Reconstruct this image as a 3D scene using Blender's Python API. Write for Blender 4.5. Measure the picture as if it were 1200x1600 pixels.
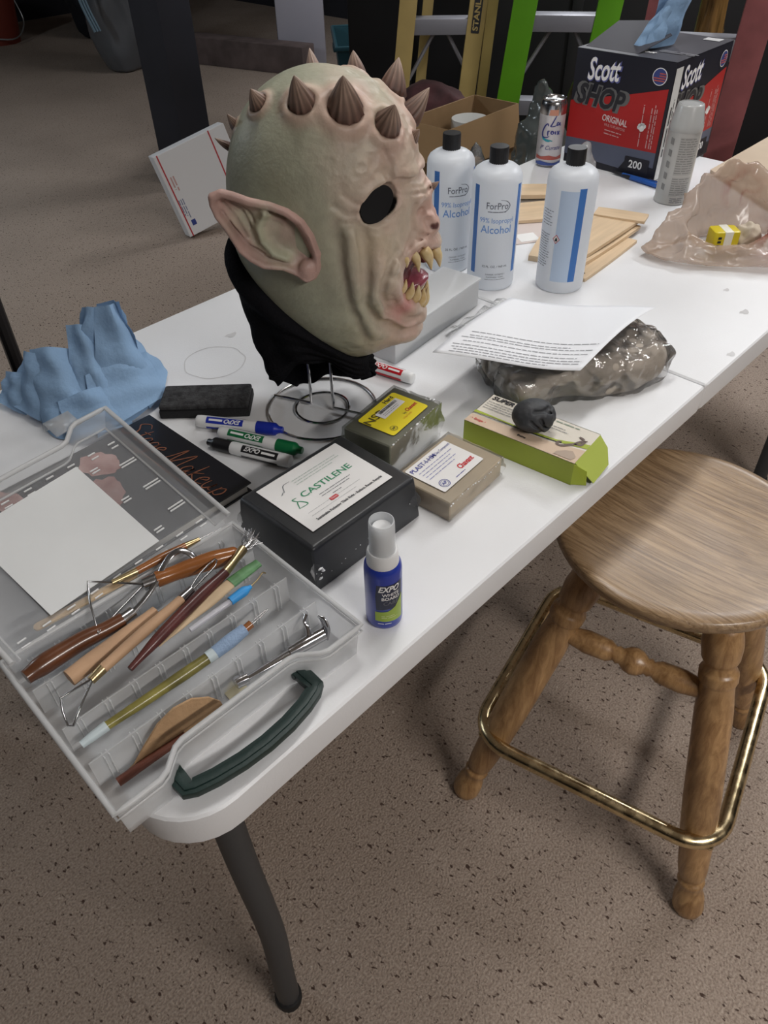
import bpy, bmesh, math, random
import numpy as np
from mathutils import Vector, Matrix

for _o in list(bpy.data.objects):
    bpy.data.objects.remove(_o, do_unlink=True)
SC = bpy.context.scene
COL = SC.collection
T = 0.74            # height of the table top
PI = math.pi

# ---------------------------------------------------------------- camera
cam_data = bpy.data.cameras.new('camera')
cam_data.sensor_fit = 'HORIZONTAL'
cam_data.sensor_width = 36.0
cam_data.lens = 36.0*1191.996/1200.0
cam_data.clip_start = 0.02
cam_data.clip_end = 60
cam = bpy.data.objects.new('camera', cam_data)
COL.objects.link(cam)
_r = Vector((0.68962505, -0.72388167, -0.02031308))
_u = Vector((0.49762507, 0.45332425, 0.73950417))
_f = Vector((0.5261051, 0.5200889, -0.67284542))
cam.matrix_world = Matrix(((_r.x, _u.x, -_f.x, -0.0689), (_r.y, _u.y, -_f.y, -0.3164),
                           (_r.z, _u.z, -_f.z, 1.3511), (0, 0, 0, 1)))
SC.camera = cam

# ---------------------------------------------------------------- world and view
world = bpy.data.worlds.new('world')
SC.world = world
world.use_nodes = True
world.node_tree.nodes['Background'].inputs[0].default_value = (.55, .6, .7, 1)
world.node_tree.nodes['Background'].inputs[1].default_value = .25
SC.view_settings.view_transform = 'Standard'
SC.view_settings.look = 'None'
SC.view_settings.gamma = 1.0
SC.view_settings.use_curve_mapping = False
SC.view_settings.exposure = 0.0

# ceiling lamps: x, y, turn, length, watts, colour (the fixtures are built further down)
LAMPS = [
    ('over the middle of the white table', 1.05, .42, 0.05, 1.15, 10.0, (1.0, .97, .93)),
    ('beyond the right end of the white table', 2.9, .0, 1.2, 1.15, 31.0, (.97, .98, 1.0)),
    ('over the floor in front of the white table', .30, -2.0, 0.0, 1.15, 50.0, (1.0, .95, .9)),
    ('over the open floor at the back left', -.9, 4.2, 0.5, 1.15, 58.0, (.80, .91, 1.0)),
    ('above the ladders behind the table', 4.35, 2.3, 0.6, 1.15, 42.0, (.95, .97, 1.0)),
]
LAMP_Z = 2.36
for _n, _x, _y, _a, _l, _w, _c in LAMPS:
    ld = bpy.data.lights.new('tube_light', 'AREA')
    ld.shape = 'RECTANGLE'; ld.size = _l; ld.size_y = .22; ld.energy = _w; ld.color = _c
    lo = bpy.data.objects.new('tube_light', ld)
    COL.objects.link(lo)
    lo.location = (_x, _y, LAMP_Z-.085); lo.rotation_euler = (0, 0, _a)

# ---------------------------------------------------------------- small modelling library
def prop(o, label=None, cat=None, group=None, kind=None):
    if label: o['label'] = label
    if cat: o['category'] = cat
    if group: o['group'] = group
    if kind: o['kind'] = kind
    return o
def thing(name, loc, rz=0.0, label=None, cat=None, group=None, kind=None):
    o = bpy.data.objects.new(name, None)
    o.empty_display_size = .05
    COL.objects.link(o)
    o.location = loc
    o.rotation_euler = (0, 0, rz)
    return prop(o, label, cat, group, kind)

def to_obj(name, me, mat=None, parent=None, loc=(0, 0, 0), rz=0.0, smooth=None):
    o = bpy.data.objects.new(name, me)
    COL.objects.link(o)
    if mat is not None:
        for m_ in (mat if isinstance(mat, (list, tuple)) else [mat]):
            me.materials.append(m_)
    if smooth is not None:
        me.shade_smooth()
        if smooth < 179: me.set_sharp_from_angle(angle=math.radians(smooth))
    o.parent = parent
    o.location = loc
    o.rotation_euler = (0, 0, rz)
    return o

def catmull(pts, n=6, closed=False):
    P = [Vector(p) for p in pts]
    out = []
    N = len(P)
    for i in range(N if closed else N-1):
        p1, p2 = P[i], P[(i+1) % N]
        p0 = P[i-1] if (i > 0 or closed) else p1*2-p2
        p3 = P[(i+2) % N] if (i+2 < N or closed) else p2*2-p1
        for k in range(n):
            t = k/n
            out.append(.5*((2*p1)+(p2-p0)*t+(2*p0-5*p1+4*p2-p3)*t*t+(3*p1-p0-3*p2+p3)*t**3))
    if not closed: out.append(P[-1])
    return out

class MB:
    """collects shapes into one mesh"""
    def __init__(s):
        s.v = []; s.f = []; s.mi = []; s.cur = 0
    def add(s, vs, fs):
        n = len(s.v)
        s.v += [tuple(p) for p in vs]
        s.f += [tuple(i+n for i in f) for f in fs]
        s.mi += [s.cur]*len(fs)
        return s
    def mat(s, i): s.cur = i; return s
    def box(s, c, size, rz=0.0, R=None):
        if R is None: R = Matrix.Rotation(rz, 3, 'Z')
        vs = []
        for k in (-.5, .5):
            for j in (-.5, .5):
                for i in (-.5, .5):
                    vs.append(Vector(c)+R @ Vector((i*size[0], j*size[1], k*size[2])))
        return s.add(vs, [(0, 2, 3, 1), (4, 5, 7, 6), (0, 1, 5, 4), (2, 6, 7, 3), (0, 4, 6, 2), (1, 3, 7, 5)])
    def hexa(s, bottom, top):
        return s.add(list(bottom)+list(top), [(3, 2, 1, 0), (4, 5, 6, 7), (0, 1, 5, 4), (1, 2, 6, 5), (2, 3, 7, 6), (3, 0, 4, 7)])
    def prism(s, poly, z0, z1):
        n = len(poly)
        vs = [(p[0], p[1], z0) for p in poly]+[(p[0], p[1], z1) for p in poly]
        fs = [tuple(range(n-1, -1, -1)), tuple(range(n, 2*n))]
        fs += [(i, (i+1) % n, n+(i+1) % n, n+i) for i in range(n)]
        return s.add(vs, fs)
    def poly(s, pts):
        return s.add(pts, [tuple(range(len(pts)))])
    def lathe(s, prof, seg=32, c=(0, 0, 0), sx=1.0, sy=1.0, cap0=True, cap1=True, M=None):
        vs = []; fs = []
        for r, z in prof:
            for i in range(seg):
                a = 2*PI*i/seg
                p = Vector((r*math.cos(a)*sx, r*math.sin(a)*sy, z))
                vs.append((M @ p if M is not None else p)+Vector(c))
        for k in range(len(prof)-1):
            for i in range(seg):
                j = (i+1) % seg
                fs.append((k*seg+i, k*seg+j, (k+1)*seg+j, (k+1)*seg+i))
        if cap0: fs.append(tuple(range(seg-1, -1, -1)))
        if cap1: fs.append(tuple((len(prof)-1)*seg+i for i in range(seg)))
        return s.add(vs, fs)
    def tube(s, pts, rad, seg=10, closed=False, caps=True, flat=None):
        P = [Vector(p) for p in pts]
        N = len(P)
        rr_ = rad if isinstance(rad, (list, tuple)) else [rad]*N
        vs = []; fs = []
        nrm = None
        for i in range(N):
            if closed: t = P[(i+1) % N]-P[i-1]
            else: t = P[min(i+1, N-1)]-P[max(i-1, 0)]
            if t.length < 1e-9: t = Vector((0, 0, 1))
            t.normalize()
            if nrm is None:
                up = Vector((0, 0, 1)) if abs(t.z) < .95 else Vector((1, 0, 0))
                nrm = (up-t*up.dot(t)).normalized()
            else:
                nrm = nrm-t*nrm.dot(t)
                nrm = nrm.normalized() if nrm.length > 1e-6 else t.orthogonal().normalized()
            bn = t.cross(nrm)
            for k in range(seg):
                a = 2*PI*k/seg
                fl = flat if flat else (1, 1)
                vs.append(P[i]+(nrm*math.cos(a)*fl[0]+bn*math.sin(a)*fl[1])*rr_[i])
        for i in range(N if closed else N-1):
            for k in range(seg):
                j = (i+1) % N; m = (k+1) % seg
                fs.append((i*seg+k, i*seg+m, j*seg+m, j*seg+k))
        if caps and not closed:
            fs.append(tuple(range(seg-1, -1, -1)))
            fs.append(tuple((N-1)*seg+k for k in range(seg)))
        return s.add(vs, fs)
    def grid(s, fn, nu, nv, closed_u=False):
        vs = [fn(i/(nu if closed_u else nu-1), j/(nv-1)) for j in range(nv) for i in range(nu)]
        fs = []
        for j in range(nv-1):
            for i in range(nu if closed_u else nu-1):
                k = (i+1) % nu
                fs.append((j*nu+i, j*nu+k, (j+1)*nu+k, (j+1)*nu+i))
        return s.add(vs, fs)
    def sphere(s, c, r, seg=16, rings=9):
        rs = r if isinstance(r, (tuple, list)) else (r, r, r)
        pr = [(math.sin(PI*k/rings), -math.cos(PI*k/rings)) for k in range(rings+1)]
        pr[0] = (1e-4, -1); pr[-1] = (1e-4, 1)
        M = Matrix.Diagonal((rs[0], rs[1], rs[2]))
        return s.lathe(pr, seg, c, M=M)
    def mesh(s, bevel=0.0, seg=2, ang=30):
        me = bpy.data.meshes.new('mesh')
        me.from_pydata(s.v, [], s.f)
        if any(s.mi): me.polygons.foreach_set('material_index', s.mi)
        bm = bmesh.new(); bm.from_mesh(me)
        bmesh.ops.recalc_face_normals(bm, faces=bm.faces)
        if bevel > 0:
            es = [e for e in bm.edges if len(e.link_faces) == 2 and e.calc_face_angle(0) > math.radians(ang)]
            bmesh.ops.bevel(bm, geom=es, offset=bevel, segments=seg, profile=.6, affect='EDGES', clamp_overlap=True)
        bm.to_mesh(me); bm.free()
        return me
    def build(s, name, mat=None, parent=None, loc=(0, 0, 0), rz=0.0, bevel=0.0, seg=2, smooth=35, ang=30):
        return to_obj(name, s.mesh(bevel, seg, ang), mat, parent, loc, rz, smooth)

def rrect(x0, x1, y0, y1, r, n=6):
    out = []
    for cx, cy, a0 in ((x1-r, y1-r, 0), (x0+r, y1-r, PI/2), (x0+r, y0+r, PI), (x1-r, y0+r, 3*PI/2)):
        for k in range(n+1):
            a = a0+PI/2*k/n
            out.append((cx+r*math.cos(a), cy+r*math.sin(a)))
    return out

def frame(o, x, y):
    """4x4 with given origin, x axis and y axis"""
    x = Vector(x).normalized(); y = Vector(y); y = (y-x*y.dot(x)).normalized(); z = x.cross(y)
    o = Vector(o)
    return Matrix(((x.x, y.x, z.x, o.x), (x.y, y.y, z.y, o.y), (x.z, y.z, z.z, o.z), (0, 0, 0, 1)))

_txt_cache = {}
def text_mesh(body, size, shear=0.0, bold=0.0, align='CENTER', width=None):
    cu = bpy.data.curves.new('lettering', 'FONT')
    cu.body = body; cu.size = size; cu.shear = shear; cu.offset = bold*size
    cu.align_x = align; cu.align_y = 'CENTER'; cu.resolution_u = 3; cu.fill_mode = 'FRONT'
    ob = bpy.data.objects.new('lettering', cu)
    COL.objects.link(ob)
    dg = bpy.context.evaluated_depsgraph_get()
    me = bpy.data.meshes.new_from_object(ob.evaluated_get(dg))
    bpy.data.objects.remove(ob, do_unlink=True)
    bpy.data.curves.remove(cu)
    if width:
        xs = [v.co.x for v in me.vertices]
        if xs:
            w = max(xs)-min(xs); k = width/max(w, 1e-6)
            off = {'CENTER': 0, 'LEFT': 0, 'RIGHT': 0}[align]
            for v in me.vertices: v.co.x = v.co.x*k
    return me
def lettering(body, size, mat, parent, M, shear=0.0, bold=0.0, align='CENTER', width=None, wrap=None, name='lettering'):
    me = text_mesh(body, size, shear, bold, align, width)
    if wrap:                      # wrap = (radius, angle0): x -> angle around z, y -> height
        bm = bmesh.new(); bm.from_mesh(me)
        long_e = [e for e in bm.edges if abs(e.verts[0].co.x-e.verts[1].co.x) > .006]
        if long_e: bmesh.ops.subdivide_edges(bm, edges=long_e, cuts=2)
        bm.to_mesh(me); bm.free()
        R, a0 = wrap
        for v in me.vertices:
            a = a0+v.co.x/R
            v.co = Vector((R*math.cos(a), R*math.sin(a), v.co.y))
    me.transform(M)
    return to_obj(name, me, mat, parent)
def ident(): return Matrix.Identity(4)

def strokes(paths, w, mat, parent, M, name='lettering', wrap=None):
    """flat hand-lettered strokes; each path a list of (x, y[, k])"""
    b = MB()
    for p in paths:
        P = catmull([(q[0], q[1], 0) for q in p], 5)
        N = len(P)
        L = []; Rr = []
        for i in range(N):
            t = (P[min(i+1, N-1)]-P[max(i-1, 0)])
            if t.length < 1e-9: t = Vector((1, 0, 0))
            t.normalize()
            n = Vector((-t.y, t.x, 0))
            ww = w*(.55+.45*math.sin(PI*min(1, max(0, i/(N-1)))))*(1.0+.5*abs(n.x))
            L.append(P[i]+n*ww); Rr.append(P[i]-n*ww)
        b.add(L+Rr, [(i, i+1, N+i+1, N+i) for i in range(N-1)])
    if wrap:
        R, a0 = wrap
        b.v = [(R*math.cos(a0+p[0]/R), R*math.sin(a0+p[0]/R), p[1]) for p in b.v]
    me = b.mesh()
    me.transform(M)
    return to_obj(name, me, mat, parent)

def print_lines(n, width, pitch, th, mat, parent, M, seed=1, ragged=.25, name='fine_print', wrap=None, align='L'):
    """rows of unreadably small print: dashes of word length"""
    rnd = random.Random(seed)
    b = MB()
    for k in range(n):
        y = -k*pitch
        x = 0.0
        W = width*(1-ragged*rnd.random())
        if align == 'C': x0 = -W/2
        else: x0 = 0
        while x < W:
            w = min(rnd.uniform(2.0, 7.0)*th*1.3, W-x)
            if w > th*.5:
                m = max(1, int(w/.004)) if wrap else 1
                for s_ in range(m):
                    xa, xb = x0+x+w*s_/m, x0+x+w*(s_+1)/m
                    b.add([(xa, y-th/2, 0), (xb, y-th/2, 0), (xb, y+th/2, 0), (xa, y+th/2, 0)], [(0, 1, 2, 3)])
            x += w+th*1.1
    if wrap:
        R, a0 = wrap
        b.v = [(R*math.cos(a0+p[0]/R), R*math.sin(a0+p[0]/R), p[1]) for p in b.v]
    me = b.mesh(); me.transform(M)
    return to_obj(name, me, mat, parent)

# ---------------------------------------------------------------- materials
def srgb(r, g, b):
    f = lambda c: (c/255/12.92) if c <= 10 else ((c/255+.055)/1.055)**2.4
    return (f(r), f(g), f(b))
MATS = {}
def M(name, col=(.5, .5, .5), rough=.5, metal=0.0, var=0.0, vscale=12.0, bump=0.0, bscale=80.0, spec=.5, trans=0.0,
      alpha=1.0, coat=0.0, sss=0.0, emit=None, stretch=None, transl=0.0, ior=1.45, attr=None, rvar=0.0, clear=None, col2=None, detail=4.0):
    if name in MATS: return MATS[name]
    m = bpy.data.materials.new(name); MATS[name] = m
    m.use_nodes = True
    nt = m.node_tree; N = nt.nodes; L = nt.links
    bs = N['Principled BSDF']; out = N['Material Output']
    bs.inputs['Base Color'].default_value = (*col, 1)
    bs.inputs['Roughness'].default_value = rough
    bs.inputs['Metallic'].default_value = metal
    bs.inputs['Specular IOR Level'].default_value = spec
    bs.inputs['IOR'].default_value = ior
    bs.inputs['Transmission Weight'].default_value = trans
    bs.inputs['Coat Weight'].default_value = coat
    bs.inputs['Coat Roughness'].default_value = .12
    if sss:
        bs.inputs['Subsurface Weight'].default_value = sss
        bs.inputs['Subsurface Radius'].default_value = (.012, .006, .004)
        bs.inputs['Subsurface Scale'].default_value = .6
    if emit:
        bs.inputs['Emission Color'].default_value = (*emit[0], 1)
        bs.inputs['Emission Strength'].default_value = emit[1]
    src = None
    tc = N.new('ShaderNodeTexCoord')
    vec = tc.outputs['Object']
    if stretch:
        mp = N.new('ShaderNodeMapping'); mp.inputs['Scale'].default_value = stretch
        L.new(vec, mp.inputs[0]); vec = mp.outputs[0]
    base = None
    if attr:
        at = N.new('ShaderNodeAttribute'); at.attribute_name = attr
        base = at.outputs['Color']
    if var or rvar:
        no = N.new('ShaderNodeTexNoise'); no.inputs['Scale'].default_value = vscale; no.inputs['Detail'].default_value = detail
        L.new(vec, no.inputs['Vector'])
        if var:
            mx = N.new('ShaderNodeMix'); mx.data_type = 'RGBA'
            rp = N.new('ShaderNodeMapRange'); rp.inputs[1].default_value = .3; rp.inputs[2].default_value = .7
            L.new(no.outputs[0], rp.inputs[0]); L.new(rp.outputs[0], mx.inputs[0])
            c2 = col2 if col2 else tuple(min(1, c*(1+var)) for c in col)
            if attr:
                hs = N.new('ShaderNodeHueSaturation'); hs.inputs['Value'].default_value = 1-var
                L.new(base, hs.inputs['Color']); L.new(hs.outputs[0], mx.inputs[6]); L.new(base, mx.inputs[7])
            else:
                mx.inputs[6].default_value = (*[c*(1-var) for c in col], 1) if not col2 else (*col, 1)
                mx.inputs[7].default_value = (*c2, 1)
            base = mx.outputs[2]
        if rvar:
            r2 = N.new('ShaderNodeMapRange'); r2.inputs[1].default_value = .3; r2.inputs[2].default_value = .7
            r2.inputs[3].default_value = max(0, rough-rvar); r2.inputs[4].default_value = min(1, rough+rvar)
            L.new(no.outputs[0], r2.inputs[0]); L.new(r2.outputs[0], bs.inputs['Roughness'])
    if base is not None: L.new(base, bs.inputs['Base Color'])
    if bump:
        nb = N.new('ShaderNodeTexNoise'); nb.inputs['Scale'].default_value = bscale; nb.inputs['Detail'].default_value = 5
        L.new(vec, nb.inputs['Vector'])
        bu = N.new('ShaderNodeBump'); bu.inputs['Strength'].default_value = min(1, bump); bu.inputs['Distance'].default_value = .004*max(1, bump)
        L.new(nb.outputs[0], bu.inputs['Height']); L.new(bu.outputs[0], bs.inputs['Normal'])
        if coat: L.new(bu.outputs[0], bs.inputs['Coat Normal'])
    sh = bs.outputs[0]
    if transl:
        tr = N.new('ShaderNodeBsdfTranslucent'); tr.inputs[0].default_value = (*col, 1)
        if base is not None: L.new(base, tr.inputs[0])
        ms = N.new('ShaderNodeMixShader'); ms.inputs[0].default_value = transl
        L.new(sh, ms.inputs[1]); L.new(tr.outputs[0], ms.inputs[2]); sh = ms.outputs[0]
    if alpha < 1:
        tp = N.new('ShaderNodeBsdfTransparent'); tp.inputs[0].default_value = (*(clear or (1, 1, 1)), 1)
        ms = N.new('ShaderNodeMixShader'); ms.inputs[0].default_value = alpha
        L.new(tp.outputs[0], ms.inputs[1]); L.new(sh, ms.inputs[2]); sh = ms.outputs[0]
    if sh != bs.outputs[0]: L.new(sh, out.inputs[0])
    return m
def film(name, rough=.08, tint=(1, 1, 1), haze=.06, bump=.0, bscale=60, hazecol=(.8, .82, .84), fres=1.0):
    """thin clear plastic: sees through, catches highlights at its folds"""
    if name in MATS: return MATS[name]
    m = bpy.data.materials.new(name); MATS[name] = m
    m.use_nodes = True
    nt = m.node_tree; N = nt.nodes; L = nt.links
    N.remove(N['Principled BSDF'])
    out = N['Material Output']
    tp = N.new('ShaderNodeBsdfTransparent'); tp.inputs[0].default_value = (*tint, 1)
    df = N.new('ShaderNodeBsdfDiffuse'); df.inputs[0].default_value = (*hazecol, 1)
    tl = N.new('ShaderNodeBsdfTranslucent'); tl.inputs[0].default_value = (*hazecol, 1)
    md = N.new('ShaderNodeMixShader'); md.inputs[0].default_value = .4
    L.new(df.outputs[0], md.inputs[1]); L.new(tl.outputs[0], md.inputs[2])
    m1 = N.new('ShaderNodeMixShader'); m1.inputs[0].default_value = haze
    L.new(tp.outputs[0], m1.inputs[1]); L.new(md.outputs[0], m1.inputs[2])
    gl = N.new('ShaderNodeBsdfGlossy'); gl.inputs['Roughness'].default_value = rough
    fr = N.new('ShaderNodeFresnel'); fr.inputs[0].default_value = 1.5
    mm = N.new('ShaderNodeMath'); mm.operation = 'MULTIPLY'; mm.inputs[1].default_value = fres
    L.new(fr.outputs[0], mm.inputs[0])
    m2 = N.new('ShaderNodeMixShader')
    L.new(mm.outputs[0], m2.inputs[0]); L.new(m1.outputs[0], m2.inputs[1]); L.new(gl.outputs[0], m2.inputs[2])
    L.new(m2.outputs[0], out.inputs[0])
    if bump:
        tc = N.new('ShaderNodeTexCoord')
        nb = N.new('ShaderNodeTexNoise'); nb.inputs['Scale'].default_value = bscale; nb.inputs['Detail'].default_value = 3
        L.new(tc.outputs['Object'], nb.inputs['Vector'])
        bu = N.new('ShaderNodeBump'); bu.inputs['Strength'].default_value = bump; bu.inputs['Distance'].default_value = .01
        L.new(nb.outputs[0], bu.inputs['Height'])
        L.new(bu.outputs[0], gl.inputs['Normal']); L.new(bu.outputs[0], fr.inputs['Normal'])
    return m

# ---------------------------------------------------------------- numpy noise and surface nets
_rs = np.random.RandomState(7)
_LAT = _rs.rand(32, 32, 32).astype(np.float32)
def vnoise(x, y, z):
    xi = np.floor(x).astype(int); yi = np.floor(y).astype(int); zi = np.floor(z).astype(int)
    fx, fy, fz = x-xi, y-yi, z-zi
    fx = fx*fx*(3-2*fx); fy = fy*fy*(3-2*fy); fz = fz*fz*(3-2*fz)
    def g(i, j, k): return _LAT[(xi+i) % 32, (yi+j) % 32, (zi+k) % 32]
    a = g(0, 0, 0)*(1-fx)+g(1, 0, 0)*fx; b = g(0, 1, 0)*(1-fx)+g(1, 1, 0)*fx
    c = g(0, 0, 1)*(1-fx)+g(1, 0, 1)*fx; d = g(0, 1, 1)*(1-fx)+g(1, 1, 1)*fx
    return (a*(1-fy)+b*fy)*(1-fz)+(c*(1-fy)+d*fy)*fz
def worley(x, y, z):
    """distance to the nearest jittered lattice point: facets that meet in sharp creases"""
    xi = np.floor(x).astype(int); yi = np.floor(y).astype(int); zi = np.floor(z).astype(int)
    best = np.full(np.shape(x), 9.0)
    for i in (-1, 0, 1):
        for j in (-1, 0, 1):
            for k in (-1, 0, 1):
                a, b, c = (xi+i), (yi+j), (zi+k)
                px_ = a+_LAT[a % 32, b % 32, c % 32]; py_ = b+_LAT[(a+7) % 32, (b+3) % 32, (c+11) % 32]; pz_ = c+_LAT[(a+17) % 32, (b+23) % 32, (c+5) % 32]
                best = np.minimum(best, (px_-x)**2+(py_-y)**2+(pz_-z)**2)
    return np.sqrt(best)
def ridged(x, y, z): return 1-np.abs(2*vnoise(x, y, z)-1)

def nets(f, lo, hi, h, blk=6):
    lo = np.array(lo, float); hi = np.array(hi, float)
    nb = np.ceil((hi-lo)/(h*blk)).astype(int)
    n = nb*blk+1
    cs = [lo[i]+(np.arange(nb[i])+.5)*blk*h for i in range(3)]
    X, Y, Z = np.meshgrid(*cs, indexing='ij')
    C = f(X.ravel(), Y.ravel(), Z.ravel()).reshape(nb)
    V = np.where(C > 0, 1.0, -1.0).astype(np.float32)
    V = np.repeat(np.repeat(np.repeat(V, blk, 0), blk, 1), blk, 2)
    V = np.pad(V, ((0, 1), (0, 1), (0, 1)), mode='edge')
    act = np.argwhere(np.abs(C) < blk*h*1.25)
    o = np.stack(np.meshgrid(*[np.arange(blk+1)]*3, indexing='ij'), -1).reshape(-1, 3)
    idx = (act[:, None, :]*blk+o[None]).reshape(-1, 3)
    lin = np.unique((idx[:, 0]*n[1]+idx[:, 1])*n[2]+idx[:, 2])
    ii, jj, kk = lin//(n[1]*n[2]), (lin//n[2]) % n[1], lin % n[2]
    V[ii, jj, kk] = f(lo[0]+ii*h, lo[1]+jj*h, lo[2]+kk*h)
    S = V < 0
    cells = np.zeros(n-1, int)
    cor = [(i, j, k) for i in (0, 1) for j in (0, 1) for k in (0, 1)]
    for i, j, k in cor:
        cells += S[i:n[0]-1+i, j:n[1]-1+j, k:n[2]-1+k]
    ac = np.argwhere((cells > 0) & (cells < 8))
    vid = -np.ones(n-1, int)
    vid[ac[:, 0], ac[:, 1], ac[:, 2]] = np.arange(len(ac))
    acc = np.zeros((len(ac), 3)); cnt = np.zeros(len(ac))
    for a_ in cor:
        for ax in range(3):
            if a_[ax]: continue
            b_ = list(a_); b_[ax] = 1
            va = V[ac[:, 0]+a_[0], ac[:, 1]+a_[1], ac[:, 2]+a_[2]]
            vb = V[ac[:, 0]+b_[0], ac[:, 1]+b_[1], ac[:, 2]+b_[2]]
            x = (va < 0) != (vb < 0)
            t = va/(va-vb+1e-12)
            p = np.tile(np.array(a_, float), (len(ac), 1)); p[:, ax] += np.clip(t, 0, 1)
            acc[x] += p[x]; cnt[x] += 1
    P = lo+(ac+acc/np.maximum(cnt, 1)[:, None])*h
    faces = []
    for ax in range(3):
        u, w = (ax+1) % 3, (ax+2) % 3
        sl0 = [slice(None)]*3; sl1 = [slice(None)]*3
        sl0[ax] = slice(0, n[ax]-1); sl1[ax] = slice(1, n[ax])
        A, Bb = S[tuple(sl0)], S[tuple(sl1)]
        e = np.argwhere(A != Bb)
        e = e[(e[:, u] > 0) & (e[:, u] < n[u]-1) & (e[:, w] > 0) & (e[:, w] < n[w]-1)]
        if not len(e): continue
        flip = A[e[:, 0], e[:, 1], e[:, 2]]
        q = []
        for du, dw in ((-1, -1), (0, -1), (0, 0), (-1, 0)):
            c = e.copy(); c[:, u] += du; c[:, w] += dw
            q.append(vid[c[:, 0], c[:, 1], c[:, 2]])
        q = np.stack(q, 1)
        q[~flip] = q[~flip][:, ::-1]
        faces.append(q[(q >= 0).all(1)])
    return P, np.concatenate(faces)
def np_mesh(P, Fq):
    me = bpy.data.meshes.new('mesh')
    me.vertices.add(len(P)); me.vertices.foreach_set('co', P.astype(np.float32).ravel())
    me.loops.add(Fq.size); me.loops.foreach_set('vertex_index', Fq.astype(np.int32).ravel())
    me.polygons.add(len(Fq))
    me.polygons.foreach_set('loop_start', np.arange(0, Fq.size, Fq.shape[1], dtype=np.int32))
    me.polygons.foreach_set('loop_total', np.full(len(Fq), Fq.shape[1], dtype=np.int32))
    me.update(calc_edges=True)
    me.validate()
    return me
def vcol(me, C):
    at = me.color_attributes.new('Col', 'FLOAT_COLOR', 'POINT')
    at.data.foreach_set('color', np.concatenate([C, np.ones((len(C), 1))], 1).astype(np.float32).ravel())
# ---------------------------------------------------------------- signed distance helpers
def ell(x, y, z, rx, ry, rz):
    k0 = np.sqrt((x/rx)**2 + (y/ry)**2 + (z/rz)**2)
    k1 = np.sqrt((x/rx**2)**2 + (y/ry**2)**2 + (z/rz**2)**2) + 1e-9
    return k0*(k0-1.0)/k1
def smin(a, b, k):
    h = np.clip(.5 + .5*(b-a)/k, 0, 1)
    return b*(1-h) + a*h - k*h*(1-h)
def smax(a, b, k):
    return -smin(-a, -b, k)
def seg_dist(p, pts):
    """distance from points p (3 arrays) to a polyline"""
    best = None
    for A, B in zip(pts[:-1], pts[1:]):
        d = [B[i]-A[i] for i in range(3)]
        L = d[0]**2 + d[1]**2 + d[2]**2 + 1e-12
        t = np.clip(((p[0]-A[0])*d[0] + (p[1]-A[1])*d[1] + (p[2]-A[2])*d[2])/L, 0, 1)
        e = (p[0]-A[0]-t*d[0])**2 + (p[1]-A[1]-t*d[1])**2 + (p[2]-A[2]-t*d[2])**2
        best = e if best is None else np.minimum(best, e)
    return np.sqrt(best)
def rot2(x, y, a):
    return x*math.cos(a)+y*math.sin(a), -x*math.sin(a)+y*math.cos(a)

def head_base(a, b, z):
    """latex head; a forward, b sideways, z above the table"""
    B = np.abs(b)
    d = ell(a-.027, b, z-.305, .108, .099, .120)                    # cranium
    d = smin(d, ell(a-.052, b, z-.200, .086, .083, .108), .05)      # jowls
    d = smin(d, ell(a-.004, b, z-.235, .080, .083, .11), .04)       # nape
    d = smin(d, ell(a-.088, b, z-.345, .030, .058, .030), .03)      # forehead
    d = smin(d, ell(a-.126, B-.012, z-.304, .016, .030, .012), .02) # brow
    d = smin(d, ell(a-.075, B-.062, z-.235, .038, .026, .034), .03) # cheekbone
    d = smin(d, ell(a-.118, b, z-.240, .036, .040, .038), .025)     # muzzle
    d = smin(d, ell(a-.136, b, z-.272, .014, .015, .034), .015)     # nose bridge
    d = smin(d, ell(a-.147, b, z-.260, .013, .014, .013), .010)     # nose tip
    d = smin(d, ell(a-.139, B-.018, z-.264, .014, .009, .012), .005)# nostril wings
    d = smin(d, ell(a-.140, b, z-.222, .018, .036, .014), .014)     # upper lip
    d = smin(d, ell(a-.110, b, z-.140, .034, .047, .028), .018)     # chin
    d = smin(d, ell(a-.108, B-.028, z-.160, .028, .022, .024), .016)# lower lip sides
    return smax(d, (.119 - 1.02*(a-.035) - z)/1.43, .006)           # neck opening

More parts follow.
